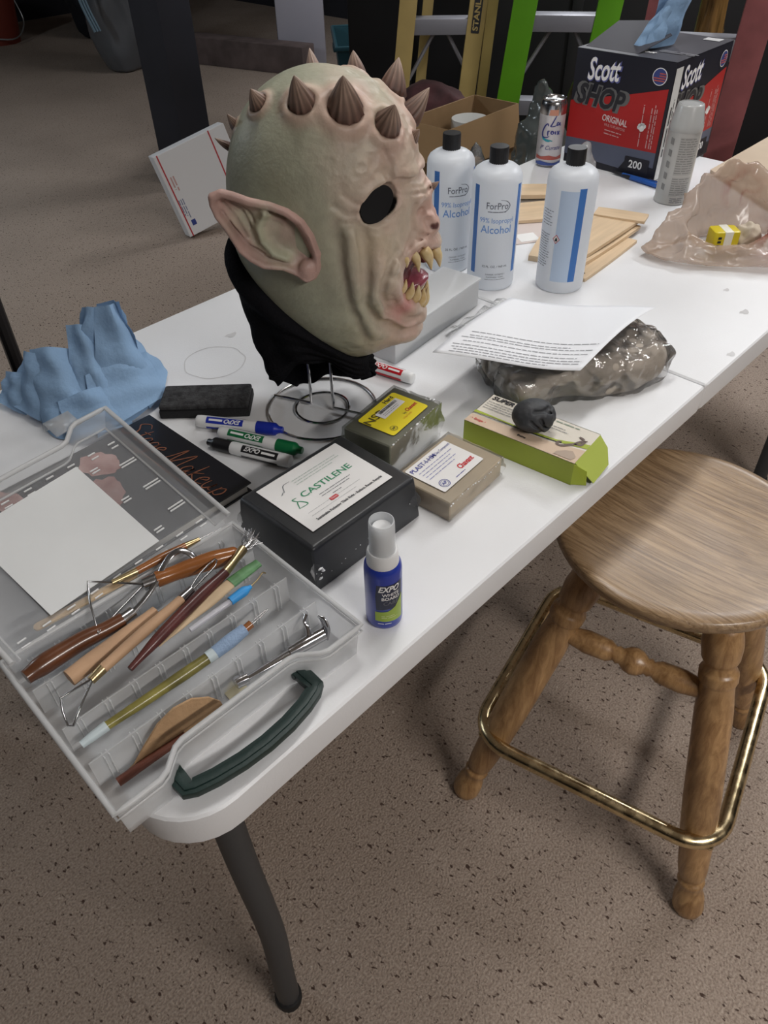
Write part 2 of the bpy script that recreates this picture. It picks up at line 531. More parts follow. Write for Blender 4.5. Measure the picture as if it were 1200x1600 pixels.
# ---------------------------------------------------------------- the room
def carpet_material():
    m = bpy.data.materials.new('tan_carpet'); m.use_nodes = True
    nt = m.node_tree; N = nt.nodes; L = nt.links; bs = N['Principled BSDF']
    bs.inputs['Roughness'].default_value = .95; bs.inputs['Specular IOR Level'].default_value = .1
    tc = N.new('ShaderNodeTexCoord')
    mp = N.new('ShaderNodeMapping'); mp.inputs['Scale'].default_value = (1.0, .55, 1); mp.inputs['Rotation'].default_value = (0, 0, .5)
    L.new(tc.outputs['Object'], mp.inputs[0])
    fl = N.new('ShaderNodeTexNoise'); fl.inputs['Scale'].default_value = 135; fl.inputs['Detail'].default_value = 2
    L.new(mp.outputs[0], fl.inputs['Vector'])
    rf = N.new('ShaderNodeMapRange'); rf.inputs[1].default_value = .62; rf.inputs[2].default_value = .69
    L.new(fl.outputs[0], rf.inputs[0])
    gr = N.new('ShaderNodeTexNoise'); gr.inputs['Scale'].default_value = 260; gr.inputs['Detail'].default_value = 3
    L.new(tc.outputs['Object'], gr.inputs['Vector'])
    big = N.new('ShaderNodeTexNoise'); big.inputs['Scale'].default_value = 1.6; big.inputs['Detail'].default_value = 3
    L.new(tc.outputs['Object'], big.inputs['Vector'])
    c1 = N.new('ShaderNodeMix'); c1.data_type = 'RGBA'
    c1.inputs[6].default_value = (.255, .195, .158, 1); c1.inputs[7].default_value = (.46, .38, .315, 1)
    r1 = N.new('ShaderNodeMapRange'); r1.inputs[1].default_value = .3; r1.inputs[2].default_value = .7
    L.new(gr.outputs[0], r1.inputs[0]); L.new(r1.outputs[0], c1.inputs[0])
    c2 = N.new('ShaderNodeMix'); c2.data_type = 'RGBA'; c2.blend_type = 'MULTIPLY'; c2.inputs[0].default_value = .5
    r2 = N.new('ShaderNodeMapRange'); r2.inputs[1].default_value = .3; r2.inputs[2].default_value = .7; r2.inputs[3].default_value = .75; r2.inputs[4].default_value = 1.1
    L.new(big.outputs[0], r2.inputs[0]); L.new(c1.outputs[2], c2.inputs[6]); L.new(r2.outputs[0], c2.inputs[7])
    c3 = N.new('ShaderNodeMix'); c3.data_type = 'RGBA'; c3.inputs[7].default_value = (.075, .048, .038, 1)
    L.new(rf.outputs[0], c3.inputs[0]); L.new(c2.outputs[2], c3.inputs[6])
    sp = N.new('ShaderNodeTexNoise'); sp.inputs['Scale'].default_value = 90; sp.inputs['Detail'].default_value = 1
    L.new(tc.outputs['Object'], sp.inputs['Vector'])
    rs = N.new('ShaderNodeMapRange'); rs.inputs[1].default_value = .74; rs.inputs[2].default_value = .80
    L.new(sp.outputs[0], rs.inputs[0])
    c4 = N.new('ShaderNodeMix'); c4.data_type = 'RGBA'; c4.inputs[7].default_value = (.5, .42, .36, 1)
    L.new(rs.outputs[0], c4.inputs[0]); L.new(c3.outputs[2], c4.inputs[6])
    L.new(c4.outputs[2], bs.inputs['Base Color'])
    bu = N.new('ShaderNodeBump'); bu.inputs['Strength'].default_value = .9; bu.inputs['Distance'].default_value = .004
    L.new(gr.outputs[0], bu.inputs['Height']); L.new(bu.outputs[0], bs.inputs['Normal'])
    return m
X0, X1, Y0, Y1, ZC = -3.4, 5.6, -3.4, 8.0, 2.45
o = MB().box(((X0+X1)/2, (Y0+Y1)/2, -.03), (X1-X0, Y1-Y0, .06)).build('floor', carpet_material(), smooth=None)
prop(o, 'tan brown flecked loop carpet covering the basement floor', 'floor', kind='structure')
m_wall = M('dark_basement_wall', (.018, .018, .024), .9, var=.3, vscale=2)
for nm, c, sz, lb in (('wall_back', ((X0+X1)/2, Y1+.05, ZC/2), (X1-X0+.2, .1, ZC), 'dark basement wall far behind the black post'),
                      ('wall_right', (X1+.05, (Y0+Y1)/2, ZC/2), (.1, Y1-Y0, ZC), 'dark basement wall behind the ladders'),
                      ('wall_left', (X0-.05, (Y0+Y1)/2, ZC/2), (.1, Y1-Y0, ZC), 'dark basement wall on the left outside the picture'),
                      ('wall_front', ((X0+X1)/2, Y0-.05, ZC/2), (X1-X0+.2, .1, ZC), 'dark basement wall behind the viewer')):
    prop(MB().box(c, sz).build(nm, m_wall, smooth=None), lb, 'wall', kind='structure')
o = MB().box(((X0+X1)/2, (Y0+Y1)/2, ZC+.03), (X1-X0, Y1-Y0, .06)).build('ceiling', M('ceiling_paint', (.62, .61, .59), .9), smooth=None)
prop(o, 'dull grey basement ceiling above the picture', 'ceiling', kind='structure')

# fluorescent fixtures on the ceiling
m_fix = M('fixture_enamel', (.75, .75, .73), .4)
m_tube = M('lit_tube', (.9, .9, .9), .4, emit=((.95, .97, 1), 6.0))
for n_, x, y, a, l, w, c in LAMPS:
    t = thing('ceiling_lamp', (x, y, LAMP_Z), a, 'fluorescent tube fixture on the ceiling '+n_, 'lamp', 'ceiling tube fixtures')
    MB().prism(rrect(-l/2-.03, l/2+.03, -.11, .11, .02), .03, ZC-LAMP_Z).build('housing', m_fix, t)
    for s_ in (-1, 1):
        MB().tube([(-l/2, s_*.05, -.005), (l/2, s_*.05, -.005)], .016, 10).build('tube', m_tube, t)
    for s_ in (-1, 1):
        MB().box((s_*(l/2+.01), 0, .0), (.02, .17, .07)).build('end_cap', m_fix, t)

# the black post with its shadow on the carpet
px_, py_ = 2.16, 3.21
t = thing('trim_1', (px_, py_, 0), .15, 'square black painted support post standing on the carpet', 'post', kind='structure')
mp_ = M('black_post_paint', (.012, .012, .018), .7, var=.3, vscale=3)
MB().box((0, 0, ZC/2), (.19, .19, ZC)).build('shaft', mp_, t, bevel=.006)
MB().box((0, 0, .05), (.23, .23, .1)).build('plinth', mp_, t, bevel=.006)

# ---------------------------------------------------------------- folding table
m_white = M('white_table_plastic', (.75, .76, .78), .38, var=.035, vscale=5, bump=.05, bscale=350, rvar=.08)
m_leg = M('grey_powder_coat', (.045, .047, .05), .45, spec=.4)
tab = thing('folding_table', (0, 0, 0), 0, 'long white plastic folding table covered in sculpting supplies', 'table')
TL, TW, TH = 1.83, .76, .045
def half_outline(x0, x1, left):
    r = .065
    p = []
    if left:
        pts = [(x1, 0), (x1, TW)]
        for k in range(9): a = PI/2+PI/2*k/8; pts.append((x0+r+r*math.cos(a), TW-r+r*math.sin(a)))
        for k in range(9): a = PI+PI/2*k/8; pts.append((x0+r+r*math.cos(a), r+r*math.sin(a)))
    else:
        pts = [(x0, TW), (x0, 0)]
        for k in range(9): a = -PI/2+PI/2*k/8; pts.append((x1-r+r*math.cos(a), r+r*math.sin(a)))
        for k in range(9): a = PI/2*k/8; pts.append((x1-r+r*math.cos(a), TW-r+r*math.sin(a)))
    return pts
for left, x0, x1 in ((True, .0, .914), (False, .917, TL)):
    o = MB().prism(half_outline(x0, x1, left), T-TH, T).build('table_top', m_white, tab, bevel=.006, seg=3)
for xx in (.077, TL-.077):
    sgn = 1 if xx < .5 else -1
    for yy in (.063, TW-.063):
        so = -1 if yy < .3 else 1
        pts = catmull([(xx, yy-so*.012, T-TH-.002), (xx, yy-so*.006, .50), (xx+sgn*.006, yy, .27), (xx+sgn*.002, yy, .12), (xx, yy, .012)], 6)
        lg = MB().tube(pts, .0172, 14).build('leg', m_leg, tab, smooth=60)
        MB().lathe([(.0195, .0), (.0205, .006), (.0205, .022), (.0175, .026)], 16, (xx, yy, 0)).build('foot_cap', M('black_rubber', (.012, .012, .013), .7), lg)
    MB().tube([(xx, .08, .66), (xx, TW-.08, .66)], .013, 10).build('cross_bar', m_leg, tab)
    MB().tube([(xx, TW/2, .655), (xx+sgn*.42, TW/2, T-TH-.004)], .009, 8).build('folding_brace', m_leg, tab)
for yy in (.18, TW-.18):
    MB().box((.9155, yy, T-TH-.006), (.10, .05, .010)).build('hinge', m_leg, tab, bevel=.002)
# dried ring and smudges left on the plastic
b = MB()
m_stain = M('dried_water_mark', (.60, .60, .61), .3)
ring = [(.481+.047*math.cos(a*PI/24)*(1+.03*math.sin(a*.9)), .583+.047*math.sin(a*PI/24), T+.0003) for a in range(48)]
b.add([p for p in ring]+[(.481+(p[0]-.481)*.965, .583+(p[1]-.583)*.965, p[2]) for p in ring], [(i, (i+1) % 48, 48+(i+1) % 48, 48+i) for i in range(48)])
b.build('ring_mark', m_stain, tab, smooth=None)
for (sx, sy, sr) in ((1.16, .055, .006), (1.215, .112, .004), (1.02, .012, .005), (.55, .63, .006)):
    MB().poly([(sx+sr*(1+.4*math.sin(k*2.1))*math.cos(k*PI/5)*1.6, sy+sr*(1+.3*math.cos(k*1.7))*math.sin(k*PI/5), T+.0003) for k in range(10)]).build('smudge', m_stain, tab, smooth=None)

# ---------------------------------------------------------------- wooden bar stool
def wood_material(name, c1, c2, rough=.4, scale=(3.0, 40.0, 40.0), bump=.35, coat=.15):
    m = bpy.data.materials.new(name); m.use_nodes = True
    nt = m.node_tree; N = nt.nodes; L = nt.links; bs = N['Principled BSDF']
    bs.inputs['Roughness'].default_value = rough
    bs.inputs['Coat Weight'].default_value = coat; bs.inputs['Coat Roughness'].default_value = .25
    tc = N.new('ShaderNodeTexCoord'); mp = N.new('ShaderNodeMapping'); mp.inputs['Scale'].default_value = scale
    L.new(tc.outputs['Object'], mp.inputs[0])
    n1 = N.new('ShaderNodeTexNoise'); n1.inputs['Scale'].default_value = 4; n1.inputs['Detail'].default_value = 6; n1.inputs['Roughness'].default_value = .65
    n1.inputs['Distortion'].default_value = .6
    L.new(mp.outputs[0], n1.inputs['Vector'])
    r = N.new('ShaderNodeMapRange'); r.inputs[1].default_value = .35; r.inputs[2].default_value = .65
    L.new(n1.outputs[0], r.inputs[0])
    n2 = N.new('ShaderNodeTexNoise'); n2.inputs['Scale'].default_value = 5; n2.inputs['Detail'].default_value = 2
    L.new(tc.outputs['Object'], n2.inputs['Vector'])
    mx = N.new('ShaderNodeMix'); mx.data_type = 'RGBA'; mx.inputs[6].default_value = (*c1, 1); mx.inputs[7].default_value = (*c2, 1)
    L.new(r.outputs[0], mx.inputs[0])
    m2 = N.new('ShaderNodeMix'); m2.data_type = 'RGBA'; m2.blend_type = 'MULTIPLY'; m2.inputs[0].default_value = .5
    r2 = N.new('ShaderNodeMapRange'); r2.inputs[1].default_value = .3; r2.inputs[2].default_value = .7; r2.inputs[3].default_value = .55; r2.inputs[4].default_value = 1.2
    L.new(n2.outputs[0], r2.inputs[0]); L.new(mx.outputs[2], m2.inputs[6]); L.new(r2.outputs[0], m2.inputs[7])
    L.new(m2.outputs[2], bs.inputs['Base Color'])
    bu = N.new('ShaderNodeBump'); bu.inputs['Strength'].default_value = bump; bu.inputs['Distance'].default_value = .002
    L.new(n1.outputs[0], bu.inputs['Height']); L.new(bu.outputs[0], bs.inputs['Normal'])
    return m
m_oak = wood_material('worn_oak_seat', (.20, .118, .055), (.45, .305, .170), .36, (1.8, 44.0, 44.0), 1.0, .5)
m_oakleg = wood_material('turned_oak', (.26, .135, .052), (.50, .300, .135), .4, (22.0, 22.0, 3.0), .2, .3)
m_brass = M('aged_brass_tube', (.62, .50, .30), .26, metal=1, var=.25, vscale=40, rvar=.12)
SX, SY, SA = .775, -.074, .22
st = thing('bar_stool', (SX, SY, 0), SA, 'worn round oak bar stool with turned legs and brass foot ring', 'stool')
SH, SR = .61, .18
prof = [(.001, SH-.040), (.10, SH-.040), (.150, SH-.036), (.172, SH-.026), (.180, SH-.012), (.178, SH-.002), (.168, SH+.001), (.150, SH-.001), (.11, SH-.006), (.06, SH-.010), (.001, SH-.011)]
MB().lathe([(p.x, p.z) for p in catmull([(a_, 0, z_) for a_, z_ in prof], 3)], 64).build('seat', m_oak, st, rz=-1.78, smooth=60)
hs = .206
def leg_profile():
    return [(0, .0215), (.01, .025), (.03, .024), (.055, .0185), (.068, .0215), (.074, .0175), (.085, .0215), (.10, .023), (.125, .024), (.17, .0265),
            (.25, .0275), (.40, .0265), (.455, .0235), (.462, .0265), (.474, .0265), (.480, .0225), (.487, .0205), (.497, .0255), (.520, .0275), (.543, .0245), (.555, .019), (.572, .021)]
legs_top = .086
corners = [(-1, -1), (1, -1), (1, 1), (-1, 1)]
def leg_pt(cx, cy, z):
    k = hs+(legs_top-hs)*z/(SH-.03)
    return Vector((cx*k, cy*k, z))
for cx, cy in corners:
    pr = leg_profile()
    fine = []
    for i in range(len(pr)-1):
        for k in range(3):
            t_ = k/3; t2 = t_*t_*(3-2*t_)
            fine.append((pr[i][0]+(pr[i+1][0]-pr[i][0])*t_, pr[i][1]+(pr[i+1][1]-pr[i][1])*t2))
    fine.append(pr[-1])
    MB().tube([leg_pt(cx, cy, z) for z, r in fine], [r for z, r in fine], 20).build('leg', m_oakleg, st, smooth=60)
def turned_rail(A, B, name):
    A, B = Vector(A), Vector(B)
    ks = [(0, .011), (.06, .012), (.2, .018), (.34, .0165), (.38, .011), (.40, .014), (.42, .012), (.46, .019), (.5, .021), (.54, .019), (.58, .012), (.60, .014), (.62, .011), (.66, .0165), (.8, .018), (.94, .012), (1, .011)]
    MB().tube([A.lerp(B, k) for k, r in ks], [r for k, r in ks], 14).build(name, m_oakleg, st, smooth=70)
zr = .432
turned_rail(leg_pt(-1, 1, zr), leg_pt(-1, -1, zr), 'stretcher')
turned_rail(leg_pt(1, 1, zr), leg_pt(1, -1, zr), 'stretcher')
turned_rail(leg_pt(-1, -1, zr+.09), leg_pt(1, -1, zr+.09), 'stretcher')
turned_rail(leg_pt(-1, 1, zr+.09), leg_pt(1, 1, zr+.09), 'stretcher')
zr = .188
kk = hs+(legs_top-hs)*zr/(SH-.03)+.036
ring = [(p[0], p[1], zr) for p in rrect(-kk, kk, -kk, kk, .062, 8)]
MB().tube(ring, .0125, 14, closed=True).build('foot_ring', m_brass, st, smooth=70)
for cx, cy in corners:
    p = Vector((cx, cy, 0)).normalized()
    c = Vector((cx*(kk-.012), cy*(kk-.012), zr-.004))
    MB().sphere((c.x, c.y, c.z), .006, 10, 6).build('screw', m_brass, st)

# ---------------------------------------------------------------- monster mask on a wire stand
FW = Vector((0.6849, -0.7287, 0)); NR = Vector((-0.7287, -0.6849, 0)); MC = Vector((.505, .37, T))
mask_M = Matrix(((FW.x, NR.x, 0, MC.x), (FW.y, NR.y, 0, MC.y), (0, 0, 1, MC.z), (0, 0, 0, 1)))
MIR = np.array([1, -1, 1])
GROOVES = [  # polyline on one side of the face, depth, width
    ([(.045, .098, .299), (.045, .098, .287), (.05, .098, .249), (.059, .089, .196), (.071, .07, .146)], .0026, .0075),
    ([(.072, .091, .289), (.073, .092, .275), (.075, .096, .238), (.072, .09, .204), (.085, .073, .171), (.111, .054, .145), (.131, .04, .143)], .0070, .0062),
    ([(.11, .076, .257), (.101, .086, .248), (.093, .091, .231), (.09, .089, .216), (.097, .072, .186), (.119, .053, .163), (.138, .034, .158)], .0055, .0045),
    ([(.044, .097, .317), (.058, .095, .306), (.075, .089, .305)], .0030, .0028),
    ([(.054, .094, .327), (.066, .092, .317), (.077, .088, .313)], .0024, .0025),
    ([(.055, .096, .298), (.068, .092, .296), (.085, .084, .298)], .0020, .0028),
    ([(.087, .083, .292), (.099, .075, .294), (.114, .06, .3)], .0026, .0032),
    ([(.099, .071, .342), (.104, .069, .331), (.116, .056, .326), (.135, .025, .32), (.138, 0, .318)], .0055, .0045),
    ([(.108, .066, .324), (.123, .049, .317), (.141, .025, .311), (.144, 0, .310)], .0034, .0026),
    ([(.108, .066, .317), (.123, .051, .311), (.143, .023, .303), (.147, 0, .301)], .0028, .0024),
    ([(.13, .044, .294), (.127, .045, .28), (.129, .045, .268), (.123, .057, .256), (.112, .076, .25)], .0040, .0040),
    ([(.134, .04, .263), (.153, .02, .253), (.158, 0, .250)], .0026, .0022),
    ([(.132, .044, .258), (.155, .013, .241), (.158, 0, .238)], .0026, .0022),
    ([(.130, .046, .251), (.150, .025, .233), (.157, 0, .228)], .0022, .0020),
    ([(.093, .07, .173), (.112, .055, .152), (.136, .033, .142), (.142, 0, .138)], .0040, .0042),
    ([(.096, .066, .361), (.104, .067, .345), (.1, .071, .337)], .0030, .0032),
    ([(.135, .026, .336), (.137, .012, .350), (.132, .012, .365)], .0020, .0030),
]
RIDGES = [
    ([(.060, .098, .285), (.062, .098, .245), (.066, .090, .205), (.080, .072, .160)], .0045, .010),
    ([(.088, .085, .280), (.088, .092, .240), (.084, .090, .215), (.095, .072, .175), (.125, .045, .150)], .0030, .008),
    ([(.106, .070, .333), (.118, .058, .332), (.135, .022, .328), (.138, 0, .326)], .0035, .007),
    ([(.103, .086, .226), (.108, .078, .212), (.113, .064, .194), (.124, .046, .174), (.140, .020, .152), (.143, 0, .148)], .0058, .0055),
    ([(.105, .084, .240), (.110, .078, .252), (.123, .061, .254), (.139, .041, .252), (.157, .012, .240), (.159, 0, .238)], .0045, .0050),
]
# horn: base point, tip offset direction, base radius, length
HORNS = [((-.062, .010, .372), (-.27, .77, .59), .0070, .020), ((-.080, -.006, .348), (-.80, .35, .48), .0050, .013),
         ((-.030, .035, .398), (-.17, .80, .57), .0115, .026), ((.016, .056, .403), (-.12, .67, .76), .0160, .035),
         ((.058, .057, .397), (.04, .66, .75), .0200, .042), ((.099, .048, .379), (.33, .67, .64), .0170, .031),
         ((.127, .017, .358), (.50, .64, .57), .0080, .015), ((.1505, 0, .301), (.85, .1, .50), .0052, .009),
         ((.066, -.042, .409), (-.12, -.25, .95), .0125, .020), ((.106, -.032, .394), (.28, -.35, .88), .0165, .030),
         ((.126, -.020, .372), (.72, -.25, .62), .0145, .031), ((.020, -.062, .398), (-.2, -.6, .75), .0125, .032)]
EYE = (.0915, .0785, .3115)
def eye_field(a, B, z):
    # local frame on the eye plane: normal roughly out of the face
    n = Vector((.52, .78, .34)).normalized(); u = Vector((.62, -.66, .42)); u = (u-n*u.dot(n)).normalized(); w = n.cross(u)
    x, y, zz = a-EYE[0], B-EYE[1], z-EYE[2]
    return ell(x*u.x+y*u.y+zz*u.z, x*w.x+y*w.y+zz*w.z, x*n.x+y*n.y+zz*n.z, .0245, .0168, .018)
def mouth_field(a, b, z):
    B = np.sqrt(b*b+.0001)
    return ell(a-.160, b, z-(.1895+.52*B), .066, .091, .036)*.8
def head_full(a, b, z):
    B = np.abs(b)
    d = head_base(a, b, z)
    d0 = d
    p = (a, B, z)
    for pts, amp, w in GROOVES:
        d = d+1.35*amp*np.exp(-(seg_dist(p, pts)/w)**2)
    for pts, amp, w in RIDGES:
        d = d-1.3*amp*np.exp(-(seg_dist(p, pts)/w)**2)
    # raised collars round the horns
    for bp, dr, r, L in HORNS:
        q = np.sqrt((a-bp[0])**2+(b-bp[1])**2+(z-bp[2])**2)
        d = d-.0045*(r/.016)*np.exp(-((q-r*1.12)/(r*.34))**2)
    # nostrils, eyes, mouth
    d = smax(d, -ell(a-.1505, B-.0225, z-.2655, .0075, .0065, .0058), .003)
    d = d-.0022*np.exp(-((np.sqrt((a-.143)**2+(B-.022)**2+(z-.266)**2)-.0125)/.0036)**2)
    ey = eye_field(a, B, z)
    d = smax(d-.0022*np.exp(-((ey-.003)/.004)**2), -ey, .003)
    d = smax(d, -np.maximum(mouth_field(a, b, z), -(d0+.0125)), .005)
    # loose skin
    face = 1/(1+np.exp(-(a-.05)/.012))
    d = d-(.0022*face+.0006)*(vnoise(a*46+3, b*46, z*46+9)-.5)*2-.0017*face*(ridged(a*95+5, b*95+1, z*120)-.6)
    return d
def mixc(C, c, w):
    w = np.clip(w, 0, 1)[:, None]
    return C*(1-w)+np.array(c)[None]*w
def blob(P, c, r):
    return np.exp(-(((P-np.array(c))/np.array(r))**2).sum(1))
def head_colours(P):
    S = P.copy(); S[:, 1] = np.abs(S[:, 1])
    a, B, z = S.T
    C = np.tile(np.array([.270, .268, .200]), (len(P), 1))
    C = mixc(C, (.32, .325, .25), .8*np.clip((z-.38)/.04, 0, 1))
    nz = vnoise(a*28, P[:, 1]*28, z*28)
    C = mixc(C, (.34, .35, .27), .55*nz); C = mixc(C, (.215, .225, .168), .5*vnoise(a*17+4, P[:, 1]*17, z*17))
    face = 1/(1+np.exp(-(a-.060+.10*(z-.25))/.013))
    C = mixc(C, (.465, .385, .310), face*.85*(1-.6*np.clip((z-.335)/.035, 0, 1)))
    C = mixc(C, (.42, .25, .215), .85*blob(S, (.145, .01, .275), (.030, .040, .045)))
    C = mixc(C, (.45, .25, .22), .8*blob(S, (.125, .05, .235), (.030, .030, .022)))
    C = mixc(C, (.44, .30, .25), .7*blob(S, (.10, .07, .325), (.028, .028, .020)))
    C = mixc(C, (.42, .335, .23), .55*blob(S, (.085, .085, .268), (.022, .03, .02)))
    C = mixc(C, (.33, .33, .25), .55*blob(S, (.07, .08, .19), (.045, .04, .030)))
    C = mixc(C, (.46, .30, .26), .8*blob(S, (.135, .03, .145), (.02, .045, .020)))
    C = mixc(C, (.46, .20, .19), .95*blob(S, (.116, .058, .184), (.020, .034, .024)))
    C = mixc(C, (.36, .19, .15), .35*blob(S, (.09, .05, .39), (.05, .05, .04))*vnoise(a*60, P[:, 1]*60, z*60)*2)
    for bp, dr, r, L in HORNS:
        q = np.sqrt(((P-np.array(bp))**2).sum(1))
        C = mixc(C, (.46, .33, .27), .75*np.exp(-((q-r*1.15)/(r*.45))**2))
        C = mixc(C, (.10, .045, .035), np.clip((r*.98-q)/.002, 0, 1))
    mot = vnoise(a*42+9, P[:, 1]*42, z*42+2)
    C = mixc(C, (.47, .31, .27), .40*face*np.clip((mot-.5)*3, 0, 1))
    C = mixc(C, (.36, .36, .27), .40*face*np.clip((.45-mot)*3, 0, 1))
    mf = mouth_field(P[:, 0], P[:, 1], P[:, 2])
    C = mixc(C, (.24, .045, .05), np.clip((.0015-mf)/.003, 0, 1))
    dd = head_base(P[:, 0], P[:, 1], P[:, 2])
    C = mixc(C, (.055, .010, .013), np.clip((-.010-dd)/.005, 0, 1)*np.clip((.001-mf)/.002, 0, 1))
    ns = ell(a-.1505, B-.0225, z-.2655, .0075, .0065, .0058)
    C = mixc(C, (.09, .035, .032), np.clip((.0003-ns)/.0012, 0, 1))
    ef = eye_field(a, B, z)
    C = mixc(C, (.004, .004, .005), np.clip((.0004-ef)/.0008, 0, 1))
    # darker brown along the creases
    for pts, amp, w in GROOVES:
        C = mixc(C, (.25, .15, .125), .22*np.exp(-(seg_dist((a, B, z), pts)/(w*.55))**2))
    return C
mask = thing('monster_mask', MC, 0, 'green and pink latex monster mask with pointed ears, horns and fangs', 'mask')
mask.matrix_world = mask_M
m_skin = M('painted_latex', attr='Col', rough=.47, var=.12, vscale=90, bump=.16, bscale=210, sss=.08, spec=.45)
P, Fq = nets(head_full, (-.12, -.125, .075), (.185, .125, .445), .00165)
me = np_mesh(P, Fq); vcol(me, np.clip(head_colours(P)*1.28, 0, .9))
skin = to_obj('latex_head', me, m_skin, mask, smooth=180)
# black gauze behind the eye holes
m_eye = M('black_gauze', (.006, .006, .007), .9)
for s_ in (1, -1):
    n = Vector((.52, .78, .34)).normalized(); u = Vector((.62, -.66, .42)); u = (u-n*u.dot(n)).normalized(); w = n.cross(u)
    c = Vector(EYE)-n*.006
    pts = [c+u*.0232*math.cos(k*PI/12)+w*.0158*math.sin(k*PI/12) for k in range(24)]
    back = [p-n*.002 for p in pts]
    vs = [Vector((p.x, p.y*s_, p.z)) for p in pts+back]
    b = MB().add(vs, [tuple(range(24)), tuple(range(47, 23, -1))]+[(k, (k+1) % 24, 24+(k+1) % 24, 24+k) for k in range(24)])
    b.build('eye_gauze', m_eye, mask, smooth=None)
# horns
m_horn = M('horn', attr='Col', rough=.5, var=.25, vscale=60)
def horn(bp, dr, r, L, k):
    rnd = random.Random(k)
    d = Vector(dr).normalized(); bp = Vector(bp)
    side = d.cross(Vector((.3, .9, .2))).normalized(); sd2 = d.cross(side)
    bend = (Vector((0, 0, 1))-d*d.z)*.22*L
    vs = []; cs = []; fs = []
    nr, ns = 14, 56
    for j in range(nr):
        t = j/(nr-1)
        c = bp-d*.006+d*(L+.006)*t+bend*t*t
        rad = r*1.02*((1-t**1.35)**.92*.93+.05*(1-t)+.035*(1-.8*t**8))
        if j == 0: rad = r*.9
        for i in range(ns):
            a_ = 2*PI*i/ns
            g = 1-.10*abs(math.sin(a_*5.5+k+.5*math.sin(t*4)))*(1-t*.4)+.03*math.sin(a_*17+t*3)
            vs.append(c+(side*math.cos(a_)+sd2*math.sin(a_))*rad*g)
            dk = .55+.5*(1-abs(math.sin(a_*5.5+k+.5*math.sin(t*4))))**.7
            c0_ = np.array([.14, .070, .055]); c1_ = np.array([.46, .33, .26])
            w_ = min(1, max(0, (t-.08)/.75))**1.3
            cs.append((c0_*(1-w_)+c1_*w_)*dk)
    for j in range(nr-1):
        for i in range(ns):
            m_ = (i+1) % ns
            fs.append((j*ns+i, j*ns+m_, (j+1)*ns+m_, (j+1)*ns+i))
    fs.append(tuple((nr-1)*ns+i for i in range(ns)))
    me = bpy.data.meshes.new('mesh'); me.from_pydata([tuple(v) for v in vs], [], fs)
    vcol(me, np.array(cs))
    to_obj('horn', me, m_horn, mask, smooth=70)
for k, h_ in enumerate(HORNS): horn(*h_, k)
# ears
EAR_K = .28
def ear_uv(p):      # position along the ear plane
    return ((.0217-p[0])*math.sqrt(1+EAR_K**2), p[2])
EAR_OUT = [(-0.0718, 0.339), (-0.0638, 0.3418), (-0.0541, 0.3382), (-0.0398, 0.3308), (-0.0201, 0.324), (-0.004, 0.3156), (0.0095, 0.3033), (0.0179, 0.2874), (0.023, 0.2679), (0.0232, 0.2535), (0.0177, 0.2434), (0.0106, 0.2408), (0.0025, 0.2486), (-0.0127, 0.258), (-0.0321, 0.2623), (-0.0439, 0.2717), (-0.0528, 0.2819), (-0.0585, 0.2956), (-0.0641, 0.3082), (-0.0703, 0.32), (-0.0733, 0.3317)]
ANTI = [(-0.0256, 0.315), (-0.0335, 0.3029), (-0.031, 0.2871), (-0.0208, 0.274), (-0.009, 0.2682)]
CREASE = [(-0.0189, 0.3187), (-0.0031, 0.3056), (0.0022, 0.2942), (0.0054, 0.2801), (0.0148, 0.2655)]
WRINK = [[(-0.0618, 0.3353), (-0.0484, 0.3224), (-0.0418, 0.302)], [(-0.0653, 0.332), (-0.054, 0.3134), (-0.0463, 0.2926)], [(-0.0667, 0.3234), (-0.0573, 0.304), (-0.0443, 0.2835), (-0.0314, 0.2734)], [(-0.0531, 0.3324), (-0.0425, 0.3203), (-0.0378, 0.3081)], [(-0.0606, 0.311), (-0.049, 0.2862), (-0.0317, 0.2707), (-0.0078, 0.2602)]]
